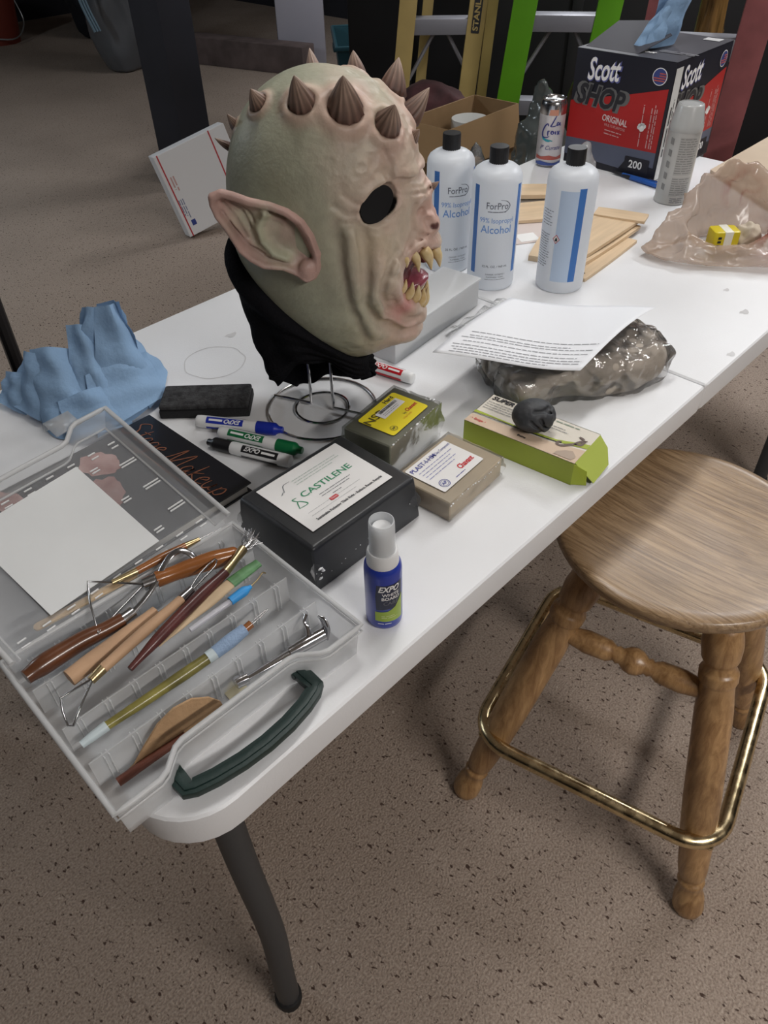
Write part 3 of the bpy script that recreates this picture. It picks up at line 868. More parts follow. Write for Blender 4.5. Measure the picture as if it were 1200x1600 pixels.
def ear_sdf(a, b, z):
    n = (b-(.104+EAR_K*(.01-a)))/math.sqrt(1+EAR_K**2)       # height over the ear plane
    d2 = None; inside = np.zeros(a.shape, bool)
    pl = EAR_OUT
    for (x0, y0), (x1, y1) in zip(pl, pl[1:]+pl[:1]):
        dx, dy = x1-x0, y1-y0
        t = np.clip(((a-x0)*dx+(z-y0)*dy)/(dx*dx+dy*dy), 0, 1)
        e = (a-x0-t*dx)**2+(z-y0-t*dy)**2
        d2 = e if d2 is None else np.minimum(d2, e)
        inside ^= ((y0 > z) != (y1 > z)) & (a < (x1-x0)*(z-y0)/(y1-y0+1e-12)+x0)
    s2 = np.sqrt(d2)*np.where(inside, -1, 1)
    P2 = (a, np.zeros_like(a), z)
    L3 = lambda pts: [(p[0], 0.0, p[1]) for p in pts]
    bowl = -.010*np.clip(-s2/.016, 0, 1)**.7
    bowl = bowl-.012*np.exp(-(((a+.003)/.010)**2+((z-.2847)/.015)**2))
    bowl = bowl+.0085*np.exp(-(seg_dist(P2, L3(ANTI))/.0055)**2)
    bowl = bowl-.0065*np.exp(-(seg_dist(P2, L3(CREASE))/.0030)**2)
    for w in WRINK: bowl = bowl-.0022*np.exp(-(seg_dist(P2, L3(w))/.0016)**2)
    bowl = bowl+.0015*(vnoise(a*120, z*120+3, a*0+1.5)-.5)
    # leaf of latex, thicker towards the head
    th = .0038+.004*np.clip((a+.01)/.03, 0, 1)
    leaf = np.maximum(np.abs(n-bowl+.002)-th, s2)
    rim = seg_dist((a, n, z), [(p[0], 0.0, p[1]) for p in pl[:9]])-.0042
    rim2 = seg_dist((a, n, z), [(p[0], 0.0, p[1]) for p in pl[8:]+pl[:1]])-.0030
    lobe = ell(a-.0128, n+.001, z-.2525, .011, .009, .011)
    root = ell(a-.005, n+.016, z-.279, .022, .022, .034)
    d = smin(smin(leaf, rim, .004), smin(rim2, lobe, .006), .004)
    d = smin(d, smax(root, n+.008, .004), .006)
    return d*.8
def ear_colours(P):
    a, b, z = P.T
    C = np.tile(np.array([.36, .235, .205]), (len(P), 1))
    P2 = (a, a*0, z); L3 = lambda pts: [(p[0], 0.0, p[1]) for p in pts]
    w = np.exp(-(seg_dist(P2, L3(ANTI))/.010)**2)
    C = mixc(C, (.36, .37, .27), .95*w)
    C = mixc(C, (.33, .31, .23), .7*np.exp(-(((a+.048)/.016)**2+((z-.312)/.012)**2)))
    C = mixc(C, (.13, .075, .065), .8*np.exp(-(seg_dist(P2, L3(CREASE))/.0026)**2))
    C = mixc(C, (.26, .27, .20), np.clip((-.006-(b-(.104+EAR_K*(.01-a))))/.006, 0, 1))
    for w_ in WRINK: C = mixc(C, (.20, .125, .11), .5*np.exp(-(seg_dist(P2, L3(w_))/.0014)**2))
    return C*(.85+.3*vnoise(a*60, b*60, z*60))[:, None]
P, Fq = nets(ear_sdf, (-.086, .066, .230), (.036, .142, .356), .0011)
me = np_mesh(P, Fq); vcol(me, ear_colours(P)*1.25)
to_obj('ear', me, m_skin, mask, smooth=180)
P2 = P*MIR; me2 = np_mesh(P2, Fq[:, ::-1]); vcol(me2, ear_colours(P)*1.25)
to_obj('ear', me2, m_skin, mask, smooth=180)
# teeth
m_tooth = M('stained_teeth', (.54, .37, .15), .35, var=.35, vscale=70, col2=(.72, .60, .36), coat=.3)
def tooth(base, tip, r, k):
    base, tip = Vector(base), Vector(tip)
    mid = base.lerp(tip, .45)+Vector((.002, 0, 0))
    P_ = catmull([base, mid, tip], 6)
    n = len(P_)
    MB().tube(P_, [r*(1.0+.25*math.sin(PI*min(1, i/(n-1)*1.4)))*(1-(i/(n-1))**2.2)+.0006 for i in range(n)], 10).build('tooth', m_tooth, mask, smooth=80)
UP = [((.116, .0655, .2475), (.1195, .064, .2345), .0030), ((.1265, .050, .2455), (.134, .047, .221), .0042), ((.139, .0365, .2445), (.149, .036, .2185), .0056), ((.152, .013, .2345), (.160, .0145, .2120), .0052)]
LOW = [((.112, .0600, .203), (.119, .059, .218), .0034), ((.1195, .0480, .190), (.127, .0475, .209), .0046), ((.1275, .0355, .179), (.1345, .0355, .1995), .0050), ((.1345, .0230, .168), (.141, .0235, .190), .0050), ((.139, .0085, .160), (.1465, .009, .184), .0046)]
for k, (b_, t_, r_) in enumerate(UP+LOW):
    tooth(b_, t_, r_, k)
    if b_[1] > .001: tooth((b_[0], -b_[1], b_[2]), (t_[0], -t_[1], t_[2]), r_, k)
m_tong = M('wet_tongue', (.30, .075, .105), .25, var=.3, vscale=60, bump=.3, bscale=120, coat=.5)
def tongue(u_, v_):
    a_ = 2*PI*u_
    x = .085+.062*v_
    rw = .030*math.sqrt(max(0, 1-((v_-.45)/.56)**2)) if abs(v_-.45) < .56 else .0005
    return (x, rw*math.cos(a_), .182+.012*v_+.012*math.sin(a_)*math.sqrt(max(0, 1-((v_-.45)/.56)**2)))
MB().grid(tongue, 20, 14, closed_u=True).build('tongue', m_tong, mask, smooth=180)
# black cloth collar under the neck edge
def head_open(a, b, z):
    B = np.abs(b)
    d = ell(a-.027, b, z-.305, .108, .099, .120)
    d = smin(d, ell(a-.052, b, z-.200, .086, .083, .108), .05)
    return smin(d, ell(a-.004, b, z-.235, .080, .083, .11), .04)
NA = 96
ths = np.linspace(0, 2*PI, NA, endpoint=False)
top = []
for th in ths:
    c_, s_ = math.cos(th), math.sin(th)
    lo_, hi_ = 0.0, .16
    for _ in range(30):
        m_ = (lo_+hi_)/2
        a_, b_ = .015+m_*c_, m_*s_
        zz = .119-1.02*(a_-.035)+.010
        if float(head_open(np.array(a_), np.array(b_), np.array(zz))) < 0: lo_ = m_
        else: hi_ = m_
    top.append((.015+lo_*c_, lo_*s_, .119-1.02*(lo_*c_-.02)+.010))
def cloth(u_, v_):
    i = int(round(u_*NA)) % NA
    th = ths[i]; tp = Vector(top[i])
    back = .5-.5*math.cos(th)          # 1 at the nape
    near = math.sin(th)
    hem = Vector((.004+.064*math.cos(th), .050*math.sin(th), .054+.036*near+.020*max(0, near)**6-.010*back+.006*math.sin(4*th+1)+.003*math.sin(7*th)))
    mid = tp.lerp(hem, .45)
    out = Vector((math.cos(th), math.sin(th), 0))
    mid += out*(.006+.012*back)
    w0, w1, w2 = (1-v_)**2, 2*v_*(1-v_), v_*v_
    p = tp*w0+mid*w1+hem*w2
    if v_ > .02: p += out*(.0035+.010*back*math.exp(-((v_-.12)/.12)**2))
    fold = .0060*math.sin(7*th+1.5*math.sin(3*th)+v_*3)*v_+.003*math.sin(12*th+2)*v_*v_+.0035*math.sin(v_*26+2*math.sin(2*th))*v_*(1-v_*.4)
    return p+out*fold
m_cloth = M('black_cloth', (.008, .008, .010), .95, bump=.5, bscale=300, spec=.1)
b = MB().grid(cloth, NA, 34, closed_u=True)
me = b.mesh()
o = to_obj('neck_cloth', me, m_cloth, mask, smooth=180)
sm = o.modifiers.new('thickness', 'SOLIDIFY'); sm.thickness = .002; sm.offset = -1

# chrome wire stand
m_chrome = M('chrome_wire', (.62, .62, .63), .14, metal=1)
ws = thing('wire_wig_stand', (.507, .368, T), 0, 'chrome wire wig stand with two base rings under the monster mask', 'stand')
circ = lambda r, z, n=64: [(r*math.cos(2*PI*k/n), r*math.sin(2*PI*k/n), z) for k in range(n)]
MB().tube(circ(.0755, .0022), .0020, 8, closed=True).build('outer_ring', m_chrome, ws)
MB().tube(circ(.0375, .0022), .0020, 8, closed=True).build('inner_ring', m_chrome, ws)
dv = Vector((.37, -.93, 0)).normalized()
for s_ in (-1, 1):
    p0 = dv*(.0755*s_); p1 = dv*(.017*s_)
    path = [p0+Vector((0, 0, .0055)), p1+Vector((0, 0, .0055))]
    MB().tube([path[0], path[0].lerp(path[1], .5), path[1]], .0020, 8).build('base_wire', m_chrome, ws)
    up = [p1+Vector((0, 0, .0055)), p1+Vector((0, 0, .09)), p1*1.2+Vector((0, 0, .20)), p1*2.2+Vector((0, 0, .27)), p1*.2+Vector((0, 0, .315))]
    MB().tube(catmull(up, 6), .0020, 8).build('upright_wire', m_chrome, ws)

# ---------------------------------------------------------------- shared print colours
m_ink = M('black_ink', (.02, .02, .025), .6)
m_inkw = M('white_ink', (.82, .82, .82), .5)
m_inkblue = M('blue_ink', (.055, .16, .48), .5)
m_inklb = M('light_blue_ink', (.16, .33, .68), .5)
m_inkred = M('red_ink', (.55, .02, .03), .5)
m_inkgrey = M('grey_ink', (.16, .17, .19), .6)
m_inkgreen = M('green_ink', (.03, .25, .12), .6)
m_paper = M('white_label_paper', (.76, .75, .74), .55, var=.03)
m_wrap = film('shrink_wrap', .16, haze=.02, bump=.18, bscale=34, fres=.7)
def flat_disc(parent, mat, M_, r0, r1, n=28, name='emblem'):
    b = MB()
    a = [(r1*math.cos(2*PI*k/n), r1*math.sin(2*PI*k/n), 0) for k in range(n)]
    if r0 <= 0: b.poly(a)
    else:
        c = [(r0*math.cos(2*PI*k/n), r0*math.sin(2*PI*k/n), 0) for k in range(n)]
        b.add(a+c, [(k, (k+1) % n, n+(k+1) % n, n+k) for k in range(n)])
    me = b.mesh(); me.transform(M_)
    return to_obj(name, me, mat, parent)
def flat_rect(parent, mat, M_, w, h, name='print_panel', r=0.0, x=0, y=0):
    pts = rrect(x-w/2, x+w/2, y-h/2, y+h/2, r, 4) if r else [(x-w/2, y-h/2), (x+w/2, y-h/2), (x+w/2, y+h/2), (x-w/2, y+h/2)]
    me = MB().poly([(p[0], p[1], 0) for p in pts]).mesh(); me.transform(M_)
    return to_obj(name, me, mat, parent)
def flat_poly(parent, mat, M_, pts, name='print_panel'):
    me = MB().poly([(p[0], p[1], 0) for p in pts]).mesh(); me.transform(M_)
    return to_obj(name, me, mat, parent)
def off(M_, x, y, z=0.0, rot=0.0):
    return M_ @ Matrix.Translation((x, y, z)) @ Matrix.Rotation(rot, 4, 'Z')

# shrink wrap with puckered corners round a box w,d,h (corner at the origin)
def wrap_shell(parent, w, d, h, seed, flare=.010, mat=None, taper=0.0):
    rnd = np.random.RandomState(seed)
    nx, ny, nz = 26, 22, 10
    def pt(x, y, z):
        u, v_, s_ = x*2-1, y*2-1, z
        c = (abs(u)*abs(v_))**3                      # corners
        e = .0012
        k = 1+taper*(0-z)
        px_ = w/2+(w/2+e)*u*k; py_ = d/2+(d/2+e)*v_*k
        fl = flare*c*math.exp(-((z-.45)/.22)**2)
        px_ += fl*(1 if u > 0 else -1); py_ += fl*(1 if v_ > 0 else -1)
        q = .0010*(float(vnoise(np.array(px_*90.+seed), np.array(py_*90.), np.array(z*9.)))-.5)
        return (px_+q*(1 if u > 0 else -1), py_+q*(1 if v_ > 0 else -1), max(.0004, z*(h+e)+q*.6))
    b = MB()
    b.grid(lambda s_, t_: pt(s_, 0, t_), nx, nz); b.grid(lambda s_, t_: pt(s_, 1, t_), nx, nz)
    b.grid(lambda s_, t_: pt(0, s_, t_), ny, nz); b.grid(lambda s_, t_: pt(1, s_, t_), ny, nz)
    b.grid(lambda s_, t_: pt(s_, t_, 1), nx, ny)
    return b.build('shrink_wrap', mat or m_wrap, parent, smooth=50)
def seam_glints(parent, pts, seed, r=.0010, n=26):
    """glints along the rough welded seam of the wrap, modelled as tiny pale beads"""
    rnd = random.Random(seed)
    P_ = catmull(pts, 10)
    b = MB()
    for k in range(n):
        p = P_[int((len(P_)-1)*k/(n-1))]+Vector((rnd.uniform(-1, 1), rnd.uniform(-1, 1), rnd.uniform(0, 1)))*.0008
        if rnd.random() < .3: continue
        rr_ = r*rnd.uniform(.3, 1.3)
        b.sphere(p, (rr_*rnd.uniform(.8, 2.4), rr_, rr_*.7), 6, 4)
    return b.build('seam_glint_beads', M('seam_glint_beads', (.85, .86, .88), .12, spec=.9), parent, smooth=180)  # pale glossy beads stand in for light glinting on the seam

# ---------------------------------------------------------------- Castilene block
cb = thing('clay_block', (.2706, .124, T), -.0026, 'big black wax clay block in shrink wrap with a large white label', 'clay block', 'wrapped clay blocks')
w, d, h = .1572, .1205, .0600
m_blk = M('black_wax_clay', (.026, .028, .032), .36, var=.4, vscale=9, bump=.12, bscale=30)
MB().hexa([(-.005, -.005, 0), (w+.005, -.005, 0), (w+.005, d+.005, 0), (-.005, d+.005, 0)],
          [(0, 0, h), (w, 0, h), (w, d, h), (0, d, h)]).build('block', m_blk, cb, bevel=.005, seg=3)
wrap_shell(cb, w, d, h, 3, .006, taper=.07)
lab = frame((w*.50, d*.54, h+.0016), (1, 0, 0), (0, 1, 0))
flat_rect(cb, m_paper, lab, .121, .094, 'label')
L1 = off(lab, 0, 0, .0004)
lettering('CASTILENE', .0128, m_inkgreen, cb, off(L1, .006, .004), bold=.006, width=.074)
print_lines(3, .070, .0042, .0009, M('faint_green_ink', (.38, .47, .42), .6), cb, off(L1, -.022, .031), 4)
print_lines(2, .055, .0040, .0009, m_inkgrey, cb, off(L1, -.016, -.0085), 5)
print_lines(1, .016, .0040, .0010, m_inkgrey, cb, off(L1, -.004, -.0175), 6)
print_lines(2, .085, .0062, .0006, M('faint_grey_ink', (.45, .46, .47), .6), cb, off(L1, -.045, -.0225), 7)
lettering('Sustainable Packaging Think Right - Reduce, Reuse, Recycle', .0052, m_ink, cb, off(L1, .004, -.0365), bold=.02, width=.098)
flat_rect(cb, m_inkred, off(L1, -.008, -.0235, .0002), .011, .005, 'logo', .001)
lettering('Chavant', .0040, m_inkw, cb, off(L1, -.008, -.0235, .0004), width=.009)
strokes([[(-.046, -.010), (-.040, .000), (-.034, -.010), (-.046, -.010)], [(-.040, .0), (-.043, .006), (-.037, .006)]], .0005, m_inkgreen, cb, L1, 'emblem')
strokes([[(-.040, .022), (-.034, .032), (-.024, .033)], [(-.046, .020), (-.040, .024)]], .0004, m_inkgrey, cb, L1, 'emblem')
seam_glints(cb, [(-.007, -.004, .030), (.02, -.008, .022), (.05, -.0075, .026), (.09, -.0075, .030), (.135, -.0075, .034), (w+.006, -.004, .032)], 2, .00045, 22)
seam_glints(cb, [(.002, -.007, .020), (.006, -.008, .030), (.004, -.007, .034)], 5, .0013, 14)

# ---------------------------------------------------------------- grey-green block with yellow label
nb_ = thing('clay_block', (.457, .1894, T), .1431, 'grey green clay block with a bright yellow label and barcode sticker', 'clay block', 'wrapped clay blocks')
w, d, h = .1107, .0722, .0526
MB().box((w/2, d/2, h/2), (w, d, h)).build('block', M('grey_green_clay', (.195, .20, .150), .42, var=.12, vscale=12, bump=.1, bscale=40), nb_, bevel=.004, seg=3)
wrap_shell(nb_, w, d, h, 8, .004)
lab = frame((w*.52, d*.50, h+.0016), (1, 0, 0), (0, 1, 0))
m_yel = M('yellow_label', (.80, .66, .02), .45)
flat_rect(nb_, m_yel, lab, .078, .056, 'label', .004)
L1 = off(lab, 0, 0, .0004)
lettering('NSP', .0165, M('dark_brown_ink', (.09, .07, .01), .5), nb_, off(L1, -.022, .013), bold=.02, width=.034)
lettering('Hard', .0090, m_ink, nb_, off(L1, .020, .0225), bold=.02)
flat_rect(nb_, M('sticker_white', (.80, .79, .80), .4), off(L1, .006, .009, .0004, .02), .046, .0155, 'barcode_sticker')
rb = random.Random(3)
b = MB(); x = -.012
while x < .024:
    ww = rb.choice((.0005, .0008, .0012))
    b.add([(x, .0105, 0), (x+ww, .0105, 0), (x+ww, .0155, 0), (x, .0155, 0)], [(0, 1, 2, 3)]); x += ww+rb.choice((.0006, .001))
me = b.mesh(); me.transform(off(L1, 0, 0, .0008)); to_obj('barcode', me, m_ink, nb_)
print_lines(2, .036, .0030, .0007, m_inkgrey, nb_, off(L1, -.012, .0075, .0008), 9)
lettering('Chavant', .0085, m_inkred, nb_, off(L1, .024, -.0105), shear=.15, bold=.02, width=.022)
lettering('Le Beau Touché', .0048, M('orange_ink', (.65, .25, .02), .5), nb_, off(L1, .006, -.0175), width=.018)
lettering('by', .0055, m_ink, nb_, off(L1, .0085, -.0115))
flat_disc(nb_, m_ink, off(L1, -.026, -.019), .0046, .0051); flat_disc(nb_, m_ink, off(L1, -.026, -.019), .0034, .0036)
lettering('AP', .0048, m_ink, nb_, off(L1, -.026, -.019), bold=.02)
seam_glints(nb_, [(.0, -.0005, h+.0006), (w*.5, -.001, h+.0008), (w, -.0005, h+.0006)], 12, .0013, 17)
seam_glints(nb_, [(w+.001, 0, h), (w+.001, d*.3, h+.0005)], 13, .0016, 5)

# ---------------------------------------------------------------- tan block
hb = thing('clay_block', (.448, .0872, T), .0715, 'flat tan clay block with blue and red printed white label', 'clay block', 'wrapped clay blocks')
w, d, h = .1085, .0818, .0285
MB().box((w/2, d/2, h/2), (w, d, h)).build('block', M('tan_clay', (.50, .42, .31), .42, var=.10, vscale=12, bump=.1, bscale=40), hb, bevel=.003, seg=3)
wrap_shell(hb, w, d, h, 21, .003)
lab = frame((w*.47, d*.56, h+.0016), (1, 0, 0), (0, 1, 0))
flat_rect(hb, m_paper, lab, .080, .060, 'label', .002)
L1 = off(lab, 0, 0, .0004)
m_navy = M('navy_ink', (.05, .06, .28), .5)
lettering('PLAST-I-HM', .0095, m_navy, hb, off(L1, -.014, .0215), bold=.015, width=.046)
lettering('Clay Compound', .0062, m_navy, hb, off(L1, .0235, .0215), width=.029)
print_lines(4, .066, .0052, .0012, M('pale_navy_ink', (.30, .31, .50), .5), hb, off(L1, -.033, .013), 31)
lettering('Chavant', .0115, m_inkred, hb, off(L1, .020, -.0165), shear=.15, bold=.03, width=.028)
print_lines(1, .022, .004, .0010, m_navy, hb, off(L1, -.010, -.0245), 33)
flat_disc(hb, m_navy, off(L1, -.027, -.020), .0062, .0070); flat_disc(hb, m_navy, off(L1, -.027, -.020), .0046, .0050)
lettering('AP', .0062, m_navy, hb, off(L1, -.027, -.020), bold=.02)
seam_glints(hb, [(.0, -.0008, h*.9), (w*.35, -.0012, h*.98), (w*.7, -.001, h*.75), (w, -.0008, h)], 41, .0010, 30)

# ---------------------------------------------------------------- green modelling clay carton
sx = thing('clay_carton', (.5985, .0204, T), .1131, 'lime green clay carton with its end flap hanging open', 'box')
w, d, h = .0724, .1561, .0337
m_lime = M('lime_carton', (.36, .44, .045), .5, var=.05)
m_flap = M('lime_flap', (.42, .50, .10), .5)
m_cream = M('cream_carton', (.70, .66, .58), .5)
m_inner = M('grey_board', (.32, .30, .27), .8)
tk = .0008
b = MB()
b.mat(0).box((tk/2, d/2, h/2), (tk, d, h)); b.box((w-tk/2, d/2, h/2), (tk, d, h)); b.box((w/2, d/2, tk/2), (w, d, tk)); b.box((w/2, d-tk/2, h/2), (w, tk, h))
b.build('carton', [m_lime], sx, smooth=None)
MB().box((w/2, d/2, h-tk/2), (w, d, tk)).build('carton_top', m_cream, sx, smooth=None)
top = frame((0, 0, h+.0004), (0, -1, 0), (1, 0, 0))     # text runs towards the open end
L1 = top @ Matrix.Translation((-d, 0, 0))
flat_poly(sx, M('beige_print', (.62, .48, .36), .5), L1, [(0, 0), (d, 0), (d, .030), (d*.7, .022), (d*.4, .0205), (0, .018)])
flat_poly(sx, m_lime, off(L1, 0, 0, .0003), [(.0, .0225), (.03, .025), (d*.45, .0235), (d*.75, .026), (d, .034), (d, .044), (d*.75, .0305), (d*.4, .0262), (0, .028)])
strokes([[(.0, .0205), (.05, .0225), (.10, .0245), (.125, .0275)]], .0007, m_ink, sx, off(L1, 0, 0, .0006), 'brush_line')
lettering('SUPER SCULPEY', .0115, m_ink, sx, off(L1, .0045, .0640, .0005), bold=.03, align='LEFT', shear=.2)
print_lines(4, .120, .0050, .0009, m_inkgrey, sx, off(L1, .004, .0540, .0005), 51)
print_lines(1, .070, .0050, .0016, M('green_grey_ink', (.25, .33, .27), .5), sx, off(L1, .078, .0655, .0005), 52)
lettering('• Beige •', .0062, m_inkred, sx, off(L1, .016, .0095, .0005), bold=.01)
lettering('Beige', .0055, m_ink, sx, off(L1, .078, .0105, .0005), bold=.02)
flat_poly(sx, M('shadow_print', (.42, .33, .26), .5), off(L1, 0, 0, .0006), [(.126, .003), (.150, .003), (.152, .012), (.144, .020), (.136, .017), (.128, .010)])
strokes([[(.124, .030), (.120, .027), (.122, .022), (.128, .023), (.134, .029), (.139, .034), (.144, .044), (.150, .048)], [(.139, .034), (.146, .036), (.148, .046)], [(.146, .048), (.138, .051)]], .0016, M('print_brown', (.14, .10, .085), .5), sx, off(L1, 0, 0, .0007), 'lizard_print')
# end flaps at the open end (local -y)
b = MB()
dd_ = Vector((0, -.60, -.80)); A_ = Vector((.002, 0, h)); B_ = Vector((w-.001, 0, h))
fl = [tuple(p) for p in (A_, B_, B_+Vector((.002, 0, 0))+dd_*.020, B_-Vector((.012, 0, 0))+dd_*.037, A_+Vector((.014, 0, 0))+dd_*.038)]
b.add(fl+[(p[0], p[1]+.0006, p[2]-.0006) for p in fl], [(0, 1, 2, 3, 4), (9, 8, 7, 6, 5)]+[(k, (k+1) % 5, 5+(k+1) % 5, 5+k) for k in range(5)])
b.build('end_flap', m_flap, sx, smooth=None)
MB().hexa([(.0, 0, .001), (.0006, 0, .001), (.010, -.016, .001), (.0094, -.016, .001)], [(.0, 0, h-.001), (.0006, 0, h-.001), (.010, -.014, h-.012), (.0094, -.014, h-.012)]).build('side_flap', m_lime, sx, smooth=None)
MB().box((w/2, .012, h/2), (w-.004, .001, h-.004)).build('inner_board', m_inner, sx, smooth=None)

# small dark clay head lying on the carton
def clay_face(a, b, z):
    d = ell(a, b, z-.0205, .0275, .0235, .0205)
    p = (a, b, z)
    for pts, amp, w_ in ([[(.006, -.019, .026), (.010, -.017, .018), (.018, -.010, .012)], .0035, .003], [[(-.006, -.020, .024), (.002, -.020, .017), (.008, -.018, .010)], .0030, .0028],
                         [[(.014, -.010, .032), (.020, -.006, .026), (.024, .002, .020)], .0030, .003], [[(.018, -.012, .022), (.023, -.004, .014)], .0030, .0028],
                         [[(-.002, -.014, .034), (.008, -.012, .034), (.016, -.004, .034)], .0025, .0030]):
        d = d+1.5*amp*np.exp(-(seg_dist(p, pts)/w_)**2)
    d = d-.0050*np.exp(-(seg_dist(p, [(.010, -.016, .030), (.016, -.013, .024), (.018, -.014, .018)])/.003)**2)
    d = d-.0022*np.exp(-(seg_dist(p, [(.002, -.021, .014), (.012, -.018, .008), (.020, -.010, .009)])/.003)**2)
    return d+.0006*(vnoise(a*300, b*300, z*300)-.5)
P, Fq = nets(clay_face, (-.034, -.030, -.003), (.034, .030, .048), .0009)
o = to_obj('clay_sculpture', np_mesh(P, Fq), M('charcoal_clay', (.042, .045, .050), .55, bump=.1, bscale=200), None, (.622, .0985, T+.0345), -.85, smooth=180)
prop(o, 'small dark grey lump of clay with a modelled face lying on the lime carton', 'clay')

# ---------------------------------------------------------------- big grey clay lump in clear plastic
def clay_body(a, b, z):
    # a runs along the lump from the far left to the near right
    d = smax(smax(np.abs(a)-.128, np.abs(b)-(.066+.006*np.sin(a*30)), .035), np.abs(z-.024)-(.024+.003*np.sin(a*22+1)), .022)
    d = d-.010*(vnoise(a*16+2, b*16+1, z*14)-.5)-.006*(vnoise(a*38, b*38+4, z*38)-.5)
    return smax(d, .0005-z, .004)
def clay_wrap(a, b, z):
    d = clay_body(a, b, z)-.0032
    d = d-.0095*(worley(a*22+b*14, b*38-a*8, z*26)-.45)-.0060*(worley(a*58+4, b*60, z*56)-.45)
    d = smin(d, ell(a-.075, b+.060, z-.012, .040, .018, .010), .008)
    return smax(d, .0002-z, .002)
m_clay = M('grey_clay', (.37, .325, .275), .6, var=.20, vscale=14, bump=.3, bscale=40)
cl = thing('clay_bag', (.812, .158, T), -.40, 'big grey brown clay lump in crinkled clear plastic under the printed paper', 'clay')
P, Fq = nets(clay_body, (-.16, -.10, -.004), (.16, .10, .085), .003)
to_obj('clay', np_mesh(P, Fq), m_clay, cl, smooth=180)
P, Fq = nets(clay_wrap, (-.17, -.115, -.004), (.17, .115, .095), .0022)
to_obj('plastic_wrap', np_mesh(P, Fq), film('clay_plastic', .05, tint=(.99, .985, .98), haze=.10, bump=.22, bscale=70, fres=1.5), cl, smooth=180)

# printed paper sheet lying over the clay
C4 = [(.634, .277, .062), (.7215, .0985, .0700), (.944, .113, .0600), (.835, .295, .060)]
def sheet(u_, v_):
    A, B_, C_, D_ = [Vector((p[0], p[1], T+p[2]+.008)) for p in C4]
    p = (A*(1-u_)+B_*u_)*(1-v_)+(D_*(1-u_)+C_*u_)*v_
    p.z += .010*math.sin(PI*v_)*(.3+.7*u_)-.012*math.sin(PI*u_)*(1-v_)*.6+.004*math.sin(u_*5+v_*3)
    return p
pp = thing('paper_sheet', (.79, .19, T), 0, 'white sheet of paper with lines of small print resting on the clay bag', 'paper')
b = MB().grid(sheet, 24, 24)
o = b.build('sheet', M('copy_paper', (.80, .82, .86), .7), pp, smooth=180); o.location = (-.79, -.19, -T)
sm = o.modifiers.new('thickness', 'SOLIDIFY'); sm.thickness = .0004; sm.offset = -1
b = MB(); rp = random.Random(5)
for k, v0 in enumerate((.035, .065, .095, .13, .18, .23, .26, .31)):
    u0 = .06+rp.random()*.05; uend = .95-.25*rp.random()*(k % 3 == 0)
    while u0 < uend:
        du = min(rp.uniform(.015, .05), uend-u0)
        q = [sheet(u0, v0), sheet(u0+du, v0), sheet(u0+du, v0+.0075), sheet(u0, v0+.0075)]
        b.add([p+Vector((-.79, -.19, -T+.0006)) for p in q], [(0, 1, 2, 3)])
        u0 += du+.008
b.build('fine_print', M('pale_grey_ink', (.30, .31, .33), .6), pp, smooth=None)

# ---------------------------------------------------------------- spray bottle
sb = thing('spray_bottle', (.2935, .0455, T), 0, 'small blue spray bottle of white board cleaner with a white cap', 'bottle')
m_blue = M('blue_bottle', (.022, .045, .33), .28, coat=.3)
R = .0188
MB().lathe([(.0165, 0), (.0182, .0015), (R, .006), (R, .074), (.0182, .080), (.0155, .0835)], 40).build('body', m_blue, sb, smooth=50)
m_cap = M('white_cap', (.74, .75, .76), .35)
m_ccap = M('frosted_cap', (.80, .82, .84), .25, alpha=.55, transl=.3)
MB().lathe([(.0158, .082), (.0160, .084), (.0152, .0965), (.0140, .0985)], 36).build('collar', m_cap, sb, smooth=40)
MB().lathe([(.0100, .098), (.0100, .112), (.0090, .113), (.0090, .127), (.0085, .128)], 28).build('nozzle', m_cap, sb, smooth=40)
MB().lathe([(.0128, .0985), (.0124, .1325), (.0118, .1350), (.0110, .1352), (.0110, .1335), (.0114, .1000)], 36, cap0=False, cap1=True).build('dust_cap', m_ccap, sb, smooth=40)
aim = math.atan2(-.3164-.0455, -.0689-.2935)+.10
def cyl_patch(parent, mat, R_, a0, pts, name='label_print'):
    """flat polygon wrapped on a cylinder (x along the arc, y height)"""
    b = MB(); xs = [p[0] for p in pts]
    me = MB().poly([(p[0], p[1], 0) for p in pts]).mesh()
    bm = bmesh.new(); bm.from_mesh(me); bmesh.ops.triangulate(bm, faces=bm.faces)
    for _ in range(3): bmesh.ops.subdivide_edges(bm, edges=[e for e in bm.edges if abs(e.verts[0].co.x-e.verts[1].co.x) > .003], cuts=1, use_grid_fill=True)
    bmesh.ops.triangulate(bm, faces=bm.faces)
    bm.to_mesh(me); bm.free()
    for v in me.vertices:
        a = a0+v.co.x/R_
        v.co = Vector((R_*math.cos(a), R_*math.sin(a), v.co.y))
    return to_obj(name, me, mat, parent, smooth=180)
cyl_patch(sb, M('dark_label', (.022, .028, .06), .3), R+.0002, aim, [(-.010, .030), (.016, .033), (.019, .045), (.020, .066), (-.009, .066), (-.0105, .05)])
m_lgreen = M('label_green', (.30, .42, .05), .35)
cyl_patch(sb, m_lgreen, R+.0004, aim, [(-.0115, .014), (.019, .012), (.020, .047), (.016, .042), (.010, .033), (.002, .0285), (-.0115, .0275)])
I4 = ident()
lettering('EXPO', .0108, m_inkw, sb, I4, shear=.35, bold=.03, wrap=(R+.0006, aim+.16), width=.0225).location = (0, 0, .0605)
lettering('WHITE', .0058, m_inkw, sb, I4, bold=.02, wrap=(R+.0006, aim+.28)).location = (0, 0, .0525)
lettering('BOARD', .0058, m_inkw, sb, I4, bold=.02, wrap=(R+.0006, aim+.28)).location = (0, 0, .0470)
lettering('CARE', .0066, m_inkgrey, sb, I4, bold=.01, wrap=(R+.0006, aim+.28)).location = (0, 0, .0405)
